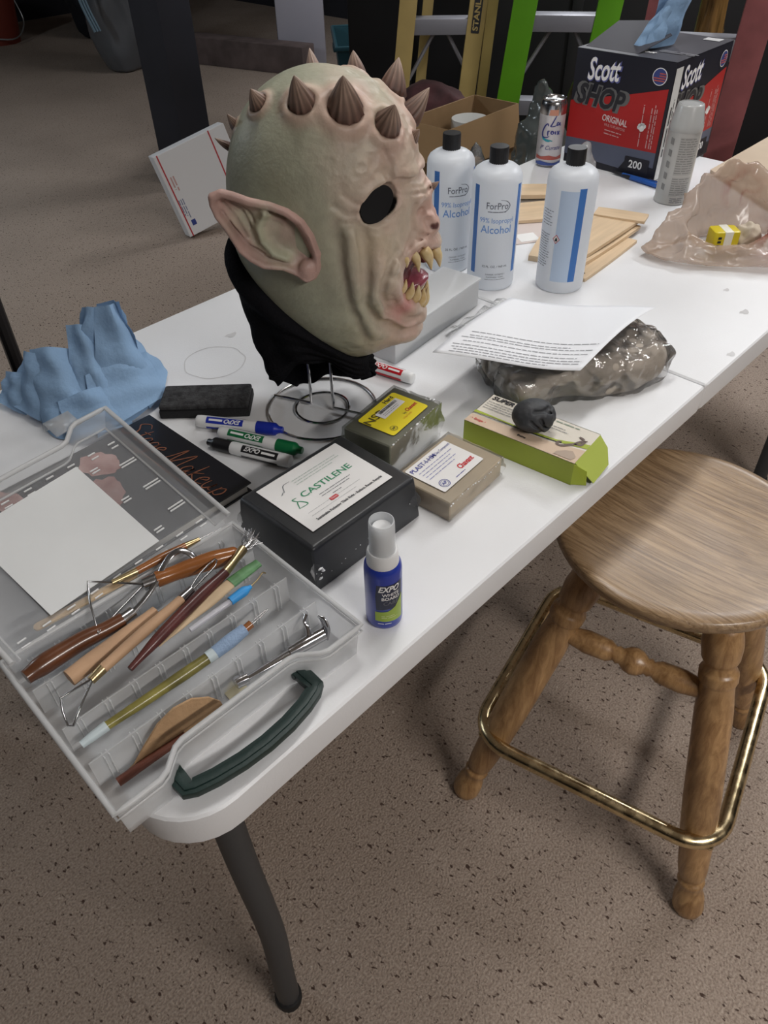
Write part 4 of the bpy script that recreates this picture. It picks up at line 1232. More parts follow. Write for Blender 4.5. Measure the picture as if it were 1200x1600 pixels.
print_lines(1, .016, .002, .0010, m_inkw, sb, I4, 61, wrap=(R+.0006, aim-.45)).location = (0, 0, .0100)
print_lines(2, .018, .0026, .0010, M('pale_green_ink', (.55, .62, .3), .5), sb, I4, 62, wrap=(R+.0006, aim-.25)).location = (0, 0, .0215)

# ---------------------------------------------------------------- markers
def marker(tip, tail, colr, cname, label, cap_at_tip, roll=0.0, words=True, z0=.0092):
    A = Vector((tip[0], tip[1], T+z0)); B_ = Vector((tail[0], tail[1], T+z0))
    ax = (B_-A); Ln = .122
    ax.normalize(); mid = (A+B_)/2
    t = thing('dry_erase_marker', (mid.x, mid.y, T), math.atan2(ax.y, ax.x), label, 'marker', 'dry erase markers')
    # local x runs from tip (coloured cap) to tail
    Mx = Matrix(((0, 0, 1), (1, 0, 0), (0, 1, 0)))
    m_c = M('marker_'+cname, colr, .35)
    m_b = M('marker_white', (.76, .77, .78), .35)
    h2 = Ln/2; r = .0088
    MB().lathe([(.0040, -h2), (.0046, -h2+.001), (.0050, -h2+.006), (.0083, -h2+.010), (r, -h2+.012), (r, -h2+.036)], 22, (0, 0, z0), M=Mx).build('cap', m_c, t, smooth=45)
    MB().lathe([(r*.93, -h2+.036), (r*.97, -h2+.037), (r, -h2+.050), (r, h2-.006), (r*.93, h2-.001), (r*.80, h2)], 24, (0, 0, z0), M=Mx).build('barrel', m_b, t, smooth=45)
    # printed band
    def band(x0, x1, a0, a1, mat, rr_, nm):
        b = MB(); n = 12
        P0 = [(x0, rr_*math.cos(a0+(a1-a0)*k/n), z0+rr_*math.sin(a0+(a1-a0)*k/n)) for k in range(n+1)]
        P1 = [(x1, p[1], p[2]) for p in P0]
        b.add(P0+P1, [(k, k+1, n+2+k, n+1+k) for k in range(n)])
        return b.build(nm, mat, t, smooth=180)
    band(-h2+.054, h2-.016, roll-.55, roll+.55, m_c, r+.0003, 'print_band')
    band(-h2+.054, h2-.016, roll+1.15, roll+1.95, m_c, r+.0003, 'print_band')
    band(-h2+.054, h2-.016, roll-1.6, roll-1.15, m_c, r+.0003, 'print_band')
    # lettering on the main band
    s_ = cap_at_tip
    def put(body, size, x, mat, bold, width, shear, off_):
        me = text_mesh(body, size, shear, bold, 'CENTER', width)
        for v in me.vertices:
            a = roll-(v.co.y+off_)/r
            xx = x+v.co.x
            v.co = Vector((xx, (r+.0006)*math.cos(a), z0+(r+.0006)*math.sin(a)))
        to_obj('lettering', me, mat, t)
    put('EXPO', .0080, .0075, m_inkw, .03, .023, .3, 0)
    b = MB()
    def q(x0, x1, y0, y1):
        pts = []
        for x, y in ((x0, y0), (x1, y0), (x1, y1), (x0, y1)):
            a = roll-y/r
            pts.append((x, (r+.0006)*math.cos(a), z0+(r+.0006)*math.sin(a)))
        b.add(pts, [(0, 1, 2, 3)])
    q(.022, .041, -.0014, .0014)
    b.build('print_strip', m_inkw, t, smooth=None)
    return t
marker((.4285, .3610), (.364, .4640), (.012, .03, .36), 'blue', 'blue capped dry erase marker beside the black eraser', 1, roll=1.05)
marker((.4160, .3080), (.369, .4200), (.006, .15, .05), 'green', 'green capped dry erase marker between the blue and black ones', 1, roll=1.05)
marker((.3450, .4150), (.391, .3010), (.010, .010, .012), 'black', 'black capped dry erase marker nearest the black clay block', 1, roll=2.15)
marker((.6130, .4350), (.638, .3160), (.50, .01, .02), 'red', 'red dry erase marker lying partly behind the mask collar', 1, roll=2.1)

# ---------------------------------------------------------------- eraser
er = thing('board_eraser', (.4259, .4284, T), .7811, 'black felt board eraser in front of the crumpled blue towel', 'eraser')
m_felt = M('charcoal_felt', (.034, .034, .036), .95, var=.6, vscale=120, bump=.6, bscale=400)
MB().box((.0275, .0625, .0065), (.055, .125, .013)).build('felt_pad', M('dark_felt', (.014, .014, .015), .95, bump=.5, bscale=300), er, bevel=.003)
MB().box((.0275, .0625, .0170), (.053, .123, .008)).build('top_shell', m_felt, er, bevel=.004, seg=3)

# ---------------------------------------------------------------- book under the organiser lid
bk = thing('book', (.055, .2985, T), .012, 'black textbook with a bronze script title under the clear organiser lid', 'book')
bw, bd, bh = .272, .216, .015
m_cov = M('glossy_black_cover', (.012, .013, .018), .25, coat=.2)
MB().box((bw/2, bd/2, .0010), (bw, bd, .002)).build('back_cover', m_cov, bk)
MB().box((bw/2-.002, bd/2, bh/2), (bw-.006, bd-.006, bh-.004)).build('pages', M('page_edges', (.60, .57, .52), .8), bk)
MB().box((bw/2, bd/2, bh-.0010), (bw, bd, .002)).build('front_cover', m_cov, bk)
ct = frame((bw, bd, bh+.0004), (0, -1, 0), (1, 0, 0))
m_gold = M('bronze_foil', (.30, .115, .065), .4, metal=.3)
def L_(paths, x, y, s=1.0): return [[(x+px*s, y+py*s) for px, py in p] for p in paths]
script = []
script += L_([[(.9, 1.05), (.5, 1.25), (.1, .95), (.5, .6), (.55, .2), (.1, -.02), (-.25, .15)]], .0, 0)                       # S
script += L_([[(.25, 1.0), (.12, .3), (.2, .0), (.45, .15)], [(-.05, .68), (.45, .74)]], .95, 0)                              # t
script += L_([[(.5, .5), (.25, .62), (.05, .3), (.2, .02), (.45, .3), (.52, .58), (.48, .12), (.7, .1)]], 1.45, 0)             # a
script += L_([[(.5, .5), (.25, .62), (.05, .3), (.2, .02), (.45, .3), (.52, .58), (.46, -.3), (.2, -.55), (-.1, -.3)]], 2.05, 0)  # g
script += L_([[(.05, .28), (.45, .45), (.35, .62), (.08, .4), (.15, .02), (.55, .12)]], 2.70, 0)                              # e
script += L_([[(-.2, -.1), (.1, .3), (.35, 1.25), (.5, .1), (1.1, 1.25), (1.15, .2), (1.4, .05)]], 3.75, 0)                   # M
script += L_([[(.5, .5), (.25, .62), (.05, .3), (.2, .02), (.45, .3), (.52, .58), (.48, .12), (.7, .1)]], 5.20, 0)             # a
script += L_([[(.12, 1.15), (.05, .0)], [(.5, .65), (.08, .32), (.55, .0)]], 5.95, 0)                                        # k
script += L_([[(.05, .28), (.45, .45), (.35, .62), (.08, .4), (.15, .02), (.55, .12)]], 6.55, 0)                              # e
script += L_([[(.05, .6), (.05, .15), (.25, .0), (.48, .3), (.5, .6), (.5, .12), (.72, .12)]], 7.15, 0)                        # u
script += L_([[(.1, .6), (.0, -.55)], [(.08, .4), (.35, .64), (.52, .35), (.35, .05), (.08, .12)]], 7.95, 0)                    # p
script += [[(.7, -.42), (3.5, -.36), (7.0, -.42)]]
sc_ = .0235
strokes([[(.006+x*sc_+y*sc_*.18, -.046+y*sc_*1.15) for x, y in p] for p in script], .0007, m_gold, bk, ct, 'title_lettering')
print_lines(1, .05, .003, .0012, M('dull_blue_ink', (.10, .14, .30), .5), bk, off(ct, .135, -.066), 71)
# cover photograph, reduced to soft patches of skin tone
m_skinp = M('cover_photo', (.30, .095, .075), .3, var=.5, vscale=30, col2=(.62, .40, .36))
for k, (x, y, rx_, ry_, a_) in enumerate(((.045, -.105, .028, .022, .3), (.105, -.140, .026, .040, .8), (.050, -.215, .05, .016, .1), (.150, -.215, .035, .018, -.3))):
    flat_poly(bk, m_skinp, off(ct, x, y, .0002*k+.0002, a_), [(rx_*math.cos(i*PI/12)*(1+.12*math.sin(i*1.7)), ry_*math.sin(i*PI/12)*(1+.1*math.cos(i*2.3))) for i in range(24)], 'cover_picture')

# ---------------------------------------------------------------- crumpled blue towel
def crumple(x, y, k):
    return float(vnoise(np.array(x*k), np.array(y*k), np.array(.37*k)))
tw = thing('shop_towel', (.305, .645, T), 0, 'crumpled blue paper shop towel on the table beside the eraser', 'towel')
b = MB()
OUT = [(.075, -.075), (.085, -.005), (.100, .030), (.050, .070), (.000, .085), (-.055, .095), (-.070, .055), (-.075, .010), (-.085, -.045), (-.075, -.075), (-.030, -.105), (.020, -.105)]
OUTc = catmull([(p[0], p[1], 0) for p in OUT], 5, closed=True)
def heap(u_, v_):
    n = len(OUTc); e = OUTc[int(u_*n) % n]
    r_ = v_
    p = e*(1-r_)+Vector((.018, -.010, 0))*r_
    th = math.atan2(e.y, e.x)
    f = .5+.5*math.sin(2*th+3*r_+.8)
    z = .056*math.sin(PI/2*min(1, r_*1.25))*(.75+.3*f)+.002
    z += .022*(crumple(p.x+.5, p.y+.5, 24)-.5)*min(1, 3*r_)
    k = 1+.10*(f-.5)*(1-r_)
    return (p.x*k, p.y*k, max(.0012, z))
b.grid(heap, len(OUTc), 18, closed_u=True)
def flap(base0, base1, tip0, tip1, bulge, curl, n=9):
    A, B_, C_, D_ = [Vector(p) for p in (base0, base1, tip1, tip0)]
    nrm = (B_-A).cross(D_-A).normalized()
    def fn(u_, v_):
        p = (A*(1-u_)+B_*u_)*(1-v_)+(D_*(1-u_)+C_*u_)*v_
        p += nrm*(bulge*math.sin(PI*u_)*(1-.35*v_)+curl*v_*v_+.0035*math.sin(u_*9+v_*3)+.0022*math.sin(v_*14+u_*5))
        return p
    b.grid(fn, n, n)
# tall folded column, side pleats and lower swags
flap((-.022, -.058, .028), (.070, -.066, .026), (.034, -.024, .134), (.060, -.032, .132), .022, -.004, 12)
flap((.064, -.064, .026), (.070, .012, .030), (.059, -.031, .132), (.046, .002, .124), .012, .004, 12)
flap((-.024, -.056, .028), (-.006, .036, .036), (.034, -.022, .133), (.034, .004, .122), -.012, .0, 12)
flap((-.046, -.052, .022), (.006, -.074, .034), (.000, .010, .110), (.024, -.022, .110), .016, -.008, 12)
flap((-.086, -.024, .006), (-.022, -.086, .012), (-.050, .034, .084), (-.002, -.006, .080), .030, -.006, 14)
flap((-.084, .066, .004), (-.080, -.034, .006), (-.044, .066, .066), (-.042, .008, .082), .016, .0, 12)
flap((-.050, -.104, .0015), (.076, -.088, .003), (-.020, -.048, .060), (.078, -.044, .054), .022, .004, 14)
flap((.036, -.098, .002), (.112, -.022, .003), (.024, -.046, .072), (.088, .012, .064), .020, -.004, 14)
flap((.052, -.016, .028), (.104, .004, .026), (.050, .028, .094), (.094, .034, .074), .010, -.008, 10)
flap((.076, .018, .018), (.104, .050, .012), (.080, .030, .088), (.096, .046, .084), .008, .004, 8)
flap((-.092, .088, .0015), (-.090, .018, .003), (-.072, .096, .034), (-.060, .028, .052), .014, -.004, 10)
flap((-.082, -.086, .0015), (.000, -.114, .0015), (-.066, -.052, .044), (.000, -.068, .048), .018, .002, 12)
m_towel = M('blue_paper_towel', (.255, .40, .60), .85, var=.06, vscale=14, bump=.3, bscale=140, transl=.15)
o = b.build('towel_sheet', m_towel, tw, smooth=55)

# ---------------------------------------------------------------- clear organiser box with its tools
m_box = M('frosted_organiser_plastic', (.78, .79, .80), .24, alpha=.42, transl=.35)
m_lid = M('clear_lid_plastic', (.66, .68, .71), .18, alpha=.20, transl=.3)
m_rib = M('frosted_rib', (.80, .81, .82), .3, alpha=.55, transl=.3)
ox, oy, oa = -.014, .040, -.030
og = thing('organiser_box', (ox, oy, T), oa, 'open frosted plastic organiser box full of clay tools on the table corner', 'organiser')
W_, D_, H_ = .254, .196, .044
wt = .0016
def front_y(x):                      # the front wall bows inwards where the handle folds
    k = min(1, max(0, (x-.040)/.030))*min(1, max(0, (W_-.040-x)/.030))
    k = k*k*(3-2*k)
    return .018*k
NX = 33
xs = [W_*k/(NX-1) for k in range(NX)]
tr = MB()
# floor
tr.add([(x, front_y(x)+.003, .0010) for x in xs]+[(x, D_-.003, .0010) for x in xs]+[(x, front_y(x)+.003, .0026) for x in xs]+[(x, D_-.003, .0026) for x in xs],
       [(k, k+1, NX+k+1, NX+k) for k in range(NX-1)]+[(2*NX+k, 3*NX+k, 3*NX+k+1, 2*NX+k+1) for k in range(NX-1)])
tr.build('tray_floor', m_box, og, smooth=None)
b = MB()
def wall(path, z0, z1, out):
    """thin wall following a path with thickness towards the inside"""
    n = len(path)
    P0 = [Vector((p[0], p[1], z0)) for p in path]; P1 = [Vector((p[0]+out*(p[0]-W_/2)*2/W_*.003, p[1]+out*(p[1]-D_/2)*2/D_*.003, z1)) for p in path]
    Q0 = [Vector((p[0]-(p[0]-W_/2)*2/W_*wt, p[1]-(p[1]-D_/2)*2/D_*wt, z0)) for p in path]; Q1 = [Vector((p.x-(p.x-W_/2)*2/W_*wt, p.y-(p.y-D_/2)*2/D_*wt, z1)) for p in P1]
    b.add(P0+P1+Q0+Q1, [(k, k+1, n+k+1, n+k) for k in range(n-1)]+[(2*n+k+1, 2*n+k, 3*n+k, 3*n+k+1) for k in range(n-1)]+[(n+k, n+k+1, 3*n+k+1, 3*n+k) for k in range(n-1)])
outl = [(x, front_y(x)) for x in xs]+[(W_, D_*k/6) for k in range(1, 7)]+[(W_-W_*k/8, D_) for k in range(1, 9)]+[(0, D_-D_*k/6) for k in range(1, 7)]
wall(outl, .0006, H_, 1)
b.build('tray_wall', m_box, og, smooth=40)
# rolled rim
rim = [(p[0]+(p[0]-W_/2)*2/W_*.0045, p[1]+(p[1]-D_/2)*2/D_*.0045, H_) for p in outl[:-1]]
MB().tube(rim, .0026, 8, closed=True).build('rim', M('rim_plastic', (.78, .79, .80), .25, alpha=.7, transl=.3), og, smooth=60)
lip = [(p[0]+(p[0]-W_/2)*2/W_*.0048, p[1]+(p[1]-D_/2)*2/D_*.0048, H_-.009) for p in outl[:-1]]
MB().tube(lip, .0012, 6, closed=True).build('rim_step', m_rib, og, smooth=60)
# dividers with moulded slots
DIV = [.054, .100, .156]
for yk in DIV:
    dv_ = MB().box((W_/2, yk, .0200), (W_-.006, .0014, .035)).build('divider', m_box, og)
    r_ = MB()
    for k in range(9):
        x = .018+k*.0272
        for s_ in (-1, 1):
            for e in (-.0022, .0022):
                r_.box((x+e, yk+s_*.0022, .0195), (.0010, .0032, .033))
    prop(r_.build('slot_ribs', m_rib, dv_), kind='stuff')
# outer ribs on the back wall
r_ = MB()
for k in range(9):
    for e in (-.0022, .0022): r_.box((.018+k*.0272+e, D_-.0035, .0195), (.0010, .0034, .033))
prop(r_.build('slot_ribs', m_rib, og), kind='stuff')
# hinge line
MB().tube([(.012, D_+.004, H_-.001), (W_-.012, D_+.004, H_-.001)], .0022, 8).build('hinge_pin', m_rib, og)
# lid: leaning back over the book, hinge along the tray's back edge
tilt = .235
LM = Matrix.Translation((W_, D_+.006, H_-.003)) @ Matrix.Rotation(.085, 4, 'Z') @ Matrix.Translation((-W_, 0, 0)) @ Matrix.Rotation(tilt, 4, 'X')
LD = .212; LH = .020
lid_parts = []
def lid_part(name, bb, mat, smooth=40, bevel=0):
    me = bb.mesh(bevel); me.transform(LM)
    o = to_obj(name, me, mat, lid_parts[0] if lid_parts else og, smooth=smooth); lid_parts.append(o); return o
def lid_front(x): return LD-front_y(x)*1.1
lxs = xs
lo_ = [(0, LD*k/6) for k in range(6)]+[(x, lid_front(x)) for x in lxs]+[(W_, LD-LD*k/6) for k in range(1, 7)]
bb = MB()
bb.add([(x, .002, 0) for x in lxs]+[(x, lid_front(x)-.002, 0) for x in lxs]+[(x, .002, -.0014) for x in lxs]+[(x, lid_front(x)-.002, -.0014) for x in lxs],
       [(k, k+1, NX+k+1, NX+k) for k in range(NX-1)]+[(2*NX+k, 3*NX+k, 3*NX+k+1, 2*NX+k+1) for k in range(NX-1)])
lid = lid_part('lid', bb, m_lid, None)
bb = MB(); b = bb
n = len(lo_)
ins = [(p[0]-(p[0]-W_/2)*2/W_*.010, p[1]-(p[1]-LD/2)*2/LD*.010) for p in lo_]
bb.add([(p[0], p[1], LH) for p in lo_]+[(p[0], p[1], 0) for p in ins], [(k, k+1, n+k+1, n+k) for k in range(n-1)])
lid_part('lid_wall', bb, m_box, 60)
bb = MB().tube([(p[0], p[1], LH) for p in lo_], .0028, 8)
lid_part('lid_rim', bb, MATS['rim_plastic'], 60)
bb = MB().tube([(p[0], p[1], .0005) for p in ins], .0014, 6)
lid_part('lid_crease', bb, m_rib, 60)
for cx_ in (.205, .045):
    bb = MB().add(*(lambda: ([(cx_-.016, LD-.001, LH-.003), (cx_+.016, LD-.001, LH-.003), (cx_+.016, LD+.025, LH-.003), (cx_-.016, LD+.025, LH-.003), (cx_+.016, LD+.026, LH-.016), (cx_-.016, LD+.026, LH-.016)], [(0, 1, 2, 3), (3, 2, 4, 5)]))())
    la = lid_part('latch', bb, M('latch_plastic', (.72, .75, .78), .2, alpha=.45, transl=.3))
    sm = la.modifiers.new('thickness', 'SOLIDIFY'); sm.thickness = .0018
bb = MB()
for k in range(9):
    for yy in (.022, LD-.038):
        for e in (-.0035, .0035): bb.box((.022+k*.0265, yy+e, .0012), (.009, .0014, .0014))
for k in range(3):
    for e in (-.002, .002):
        bb.box((W_-.024, .058+k*.042+e, .0012), (.020, .0014, .0014)); bb.box((W_-.058, .045+k*.055+e, .0012), (.010, .0014, .0014))
prop(lid_part('lid_rib', bb, M('lid_rib_white', (.86, .87, .88), .35, alpha=.8)), kind='stuff')
# white card tucked inside the lid
cardM = Matrix.Translation((ox, oy, T)) @ Matrix.Rotation(oa, 4, 'Z') @ LM
cp = [(-.002, .155), (.020, .022), (.152, .040), (.172, .176)]
cp = [(.056, .030), (.186, .032), (.184, .172), (.052, .166)]
crd = thing('card_insert', (cardM @ Vector((.12, .10, .002))), 0, 'blank white card lying on the clear organiser lid', 'card')
me = MB().prism(cp, .0020, .0026).mesh(); me.transform(Matrix.Translation(-Vector(crd.location)) @ cardM)
to_obj('card', me, M('card_white', (.70, .72, .73), .6, var=.03), crd)
# dark green folding handle
m_hd = M('dark_green_handle', (.012, .030, .027), .45, bump=.1, bscale=200)
hp = [(.0560, .0185), (.0560, .0060), (.0560, -.0060), (.0620, -.0085), (.0800, -.0135), (.1050, -.0175), (.1300, -.0188), (.1550, -.0172), (.1780, -.0130), (.1930, -.0080), (.1985, -.0050), (.1985, .0060), (.1985, .0200)]
b = MB()
hpc = [Vector((p[0]-.004, p[1]-.004, 0)) for p in hp]
n = len(hpc)
for z0, z1, wd in ((.0100, .0180, .0076), (.0180, .0195, .0034)):
    Lp = []; Rp = []
    for i in range(n):
        t_ = (hpc[min(i+1, n-1)]-hpc[max(0, i-1)]).normalized(); nn = Vector((-t_.y, t_.x, 0))
        Lp.append(hpc[i]+nn*wd); Rp.append(hpc[i]-nn*wd)
    vs = [(p.x, p.y, z0) for p in Lp+Rp]+[(p.x, p.y, z1) for p in Lp+Rp]
    fs = []
    for i in range(n-1):
        fs += [(i, i+1, n+i+1, n+i), (2*n+i, 3*n+i, 3*n+i+1, 2*n+i+1), (i, 2*n+i, 2*n+i+1, i+1), (n+i, n+i+1, 3*n+i+1, 3*n+i)]
    fs += [(0, n, 3*n, 2*n), (n-1, 3*n-1, 4*n-1, 2*n-1)]
    b.add(vs, fs)
b.build('handle', m_hd, og, bevel=.0008)
MB().tube([(.046, .0135, .0140), (.060, .0135, .0140)], .0034, 10).build('handle_pivot', m_hd, og)
MB().tube([(.186, .0150, .0140), (.200, .0150, .0140)], .0034, 10).build('handle_pivot', m_hd, og)

# ---------------------------------------------------------------- the tools
m_wdk = M('dark_varnished_wood', (.115, .040, .016), .3, var=.45, vscale=16, coat=.5, stretch=(1, 1, 1))
m_wmd = M('honey_varnished_wood', (.27, .095, .025), .25, var=.35, vscale=14, coat=.6)
m_wtan = M('raw_tan_wood', (.48, .30, .18), .6, var=.12, vscale=25)
m_wpale = M('pale_stick_wood', (.56, .42, .27), .65, var=.10, vscale=30)
m_mar = M('maroon_wood', (.085, .022, .020), .35, var=.4, vscale=30, coat=.3)
m_steel = M('tool_steel', (.42, .42, .43), .22, metal=1)
m_brs = M('dull_brass_ferrule', (.55, .43, .24), .3, metal=1)
m_dk = M('dark_blade', (.06, .06, .065), .35, metal=.8)
def pts3(P_, z, dz=None):
    return [Vector((p[0], p[1], T+(p[2] if len(p) > 2 else z))) for p in P_]
def tool(name, label, cat='clay tool', grp='clay tools in the organiser box', at=(0, 0)):
    return thing(name, (at[0], at[1], T), 0, label, cat, grp)
def tpart(t, name, path, rad, mat, seg=12, sm=70, flat=None, n=5, raw=False):
    o0 = Vector(t.location)
    P_ = [Vector(p)-o0 for p in path]
    if not raw:
        Q = catmull(P_, n)
        if isinstance(rad, (list, tuple)):
            k = len(rad)-1; rr_ = []
            for i in range(len(Q)):
                u = i/(len(Q)-1)*k; j = min(int(u), k-1); f = u-j; f = f*f*(3-2*f)
                rr_.append(rad[j]*(1-f)+rad[j+1]*f)
            rad = rr_
        P_ = Q
    return MB().tube(P_, rad, seg, flat=flat).build(name, mat, t, smooth=sm)
# hooked ribbon tool with the dark curved handle
t = tool('ribbon_tool', 'clay tool with curved dark brown handle and hooked chrome strip', at=(.05, .208))
tpart(t, 'handle', pts3([(-.004, .208), (.016, .2095), (.052, .208), (.075, .2035), (.093, .2015)], .044), [.0072, .0100, .0092, .0078, .0078], m_wdk)
tpart(t, 'ferrule', pts3([(.092, .2015), (.105, .2025)], .044), [.0072, .0066], m_steel)
tpart(t, 'blade', pts3([(.104, .2025, .044), (.120, .2065, .046), (.137, .213, .049), (.155, .221, .056), (.168, .225, .060), (.178, .222, .062), (.184, .214, .058), (.186, .206, .050)], .04), .0034, m_steel, flat=(.35, 1.0), n=6)
# triangular loop tool with the honey handle
t = tool('loop_tool', 'triangular wire loop tool with a fat honey brown handle', at=(.18, .205))
tpart(t, 'handle', pts3([(.226, .187), (.219, .190), (.200, .199), (.178, .208), (.160, .214), (.144, .2195)], .047), [.0040, .0085, .0100, .0092, .0080, .0086], m_wmd, 16)
tpart(t, 'ferrule', pts3([(.145, .219), (.131, .2235)], .047), [.0072, .0068], m_steel)
tpart(t, 'wire_loop', pts3([(.131, .2245, .047), (.112, .245, .050), (.0935, .2635, .052), (.080, .236, .052), (.0665, .199, .050), (.095, .211, .048), (.130, .2225, .047)], .04), .0012, m_steel, 8, n=1)
# needle tool along the hinge
t = tool('needle_tool', 'thin brown needle tool with brass ferrules along the box hinge', at=(.165, .238))
tpart(t, 'handle', pts3([(.136, .241), (.165, .238), (.191, .2345)], .0505), [.0042, .0050, .0040], m_wmd)
tpart(t, 'ferrule', pts3([(.110, .2455), (.136, .241)], .0505), [.0030, .0040], m_brs)
tpart(t, 'ferrule', pts3([(.191, .2345), (.207, .232)], .0505), [.0038, .0024], m_brs)
tpart(t, 'needle', pts3([(.207, .232), (.232, .2285)], .0505), [.0007, .0003], m_steel, 6)
# craft stick
t = tool('craft_stick', 'pale rounded craft stick lying along the box hinge', at=(.08, .247))
b = MB(); A = Vector((.033, .2535, 0)); B_ = Vector((.131, .2440, 0)); ax = (B_-A).normalized(); pn = Vector((-ax.y, ax.x, 0))
pts = []
for k in range(9): a = PI/2+PI*k/8; pts.append(A+ax*math.cos(a)*.0048+pn*math.sin(a)*.0048)
for k in range(9): a = -PI/2+PI*k/8; pts.append(B_+ax*math.cos(a)*.0048+pn*math.sin(a)*.0048)
b.prism([(p.x-.08, p.y-.247) for p in pts], .0440, .0460)
b.build('stick', m_wpale, t)
# fat tan dowel
t = tool('wooden_dowel', 'thick plain tan wooden dowel with rounded end', at=(.07, .182))
tpart(t, 'dowel', pts3([(.0225, .179, .043), (.0450, .1805, .0435), (.070, .182, .044), (.120, .185, .046)], .04), [.0082, .0084, .0078, .0060], m_wtan, 16)
# double ended wire loop tool
t = tool('loop_tool', 'slim tan handled loop tool with a square wire loop at its end', at=(.09, .166))
tpart(t, 'handle', pts3([(.048, .161, .049), (.090, .167, .051), (.144, .174, .053)], .04), [.0050, .0056, .0046], m_wtan)
tpart(t, 'ferrule', pts3([(.034, .158, .048), (.050, .1615, .049)], .04), [.0042, .0050], m_brs)
tpart(t, 'ferrule', pts3([(.143, .174, .053), (.158, .177, .053)], .04), [.0046, .0040], m_steel)
tpart(t, 'wire_loop', pts3([(.036, .1590, .048), (.022, .1630, .045), (.0065, .1665, .042), (.001, .153, .040), (-.0025, .1395, .038), (.0005, .1355, .038), (.016, .146, .043), (.035, .1575, .048)], .04), .0011, m_steel, 8, n=1)
tpart(t, 'wire_loop', pts3([(.157, .1785, .053), (.176, .187, .055), (.198, .191, .056), (.192, .183, .056), (.175, .179, .055), (.157, .1755, .053)], .05), .0009, m_steel, 8, n=2)
# wire brush with maroon handle
t = tool('wire_brush', 'maroon handled brush with frayed silver wire bristles', at=(.15, .168))
tpart(t, 'handle', pts3([(.066, .148, .042), (.110, .1575, .046), (.160, .167, .049), (.196, .1725, .051)], .04), [.0030, .0058, .0066, .0050], m_mar)
tpart(t, 'ferrule', pts3([(.195, .1725, .051), (.212, .178, .052), (.228, .184, .053)], .05), [.0048, .0042, .0052], m_brs)
rb = random.Random(11); b = MB(); o0 = Vector(t.location)
for k in range(46):
    p0 = Vector((.226, .1835, T+.053))+Vector((rb.uniform(-1, 1), rb.uniform(-1, 1), rb.uniform(-1, 1)))*.003-o0
    p1 = p0+Vector((.018+rb.uniform(-.007, .009), .006+rb.uniform(-.011, .009), rb.uniform(-.004, .010)))
    pm = (p0+p1)/2+Vector((rb.uniform(-1, 1), rb.uniform(-1, 1), rb.uniform(-1, 1)))*.003
    b.tube([p0, pm, p1], .00032, 4)
prop(b.build('bristles', m_steel, t), kind='stuff')
# wooden knife with green end
t = tool('wooden_knife', 'flat cream wooden modelling knife with a green painted end', at=(.17, .160))
tpart(t, 'blade', pts3([(.100, .154, .038), (.130, .1575, .041), (.165, .160, .044), (.196, .161, .046)], .04), [.0015, .0050, .0080, .0068], m_wpale, flat=(.45, 1))
tpart(t, 'painted_end', pts3([(.192, .1610, .046), (.210, .161, .047), (.2285, .1605, .048)], .045), [.0072, .0068, .0056], M('green_paint', (.10, .23, .10), .5, var=.3, vscale=60), flat=(.5, 1))
# clear pen with blue clip
t = tool('plastic_pen', 'clear barrelled stylus with a bright blue grip and wire tip', at=(.18, .148))
tpart(t, 'barrel', pts3([(.132, .149, .037), (.160, .1485, .038), (.188, .147, .039)], .036), [.0028, .0032, .0034], M('clear_barrel', (.62, .62, .68), .12, alpha=.6), n=4)
tpart(t, 'grip', pts3([(.180, .1475, .0395), (.196, .147, .0405), (.206, .1465, .041)], .036), [.0046, .0052, .0020], M('bright_blue_grip', (.04, .30, .70), .5))
tpart(t, 'wire_tip', pts3([(.204, .1465, .041), (.216, .148, .042), (.224, .150, .044), (.226, .147, .044)], .04), .0008, m_brs, 6)
# olive painted tool with light blue grip
t = tool('painted_tool', 'olive gold painted tool handle with a pale blue foam grip', at=(.09, .114))
tpart(t, 'handle', pts3([(.020, .1205, .030), (.066, .116, .032), (.100, .1130, .0335), (.131, .1105, .035)], .03), [.0042, .0052, .0058, .0054], M('olive_gold_paint', (.21, .185, .045), .35, var=.5, vscale=40, coat=.4))
tpart(t, 'tape', pts3([(-.003, .1215, .028), (.010, .121, .029), (.022, .1205, .030)], .03), [.0036, .0046, .0050], M('pale_tape', (.52, .60, .63), .5), 10)
tpart(t, 'tape', pts3([(.124, .1112, .035), (.133, .1103, .0355)], .03), [.0060, .0062], MATS['pale_tape'])
tpart(t, 'foam_grip', pts3([(.132, .1105, .0355), (.150, .1100, .037), (.168, .110, .038)], .03), [.0064, .0070, .0060], M('blue_foam', (.26, .36, .52), .85, bump=.4, bscale=300))
tpart(t, 'tip', pts3([(.167, .110, .038), (.176, .110, .039)], .03), [.0040, .0042], m_wmd)
tpart(t, 'wire_tip', pts3([(.175, .111, .039), (.190, .1115, .041), (.198, .110, .042), (.190, .1090, .041), (.175, .109, .039)], .04), .0006, m_steel, 6)
# leather wedge and brown stick
t = tool('leather_rib', 'half moon piece of tan leather standing in the front compartment', at=(.06, .080))
b = MB()
prof_ = [(0.0, .0), (.010, .004), (.022, .016), (.038, .030), (.054, .036), (.070, .034), (.084, .024), (.092, .012), (.094, .0)]
A = Vector((.010, .0850, T+.006)); B_ = Vector((.106, .0700, T+.012)); ax = (B_-A).normalized(); lean = Vector((.05, .16, .98)).normalized(); nn = ax.cross(lean).normalized()
o0 = Vector(t.location)
f_ = [A+ax*p[0]*1.06+lean*p[1]-o0 for p in prof_]
n = len(f_)
b.add([p+nn*.0011 for p in f_]+[p-nn*.0011 for p in f_], [tuple(range(n)), tuple(range(2*n-1, n-1, -1))]+[(k, (k+1) % n, n+(k+1) % n, n+k) for k in range(n)])
b.build('leather', M('tan_leather', (.43, .27, .145), .8, var=.12, vscale=60, bump=.3, bscale=250), t)
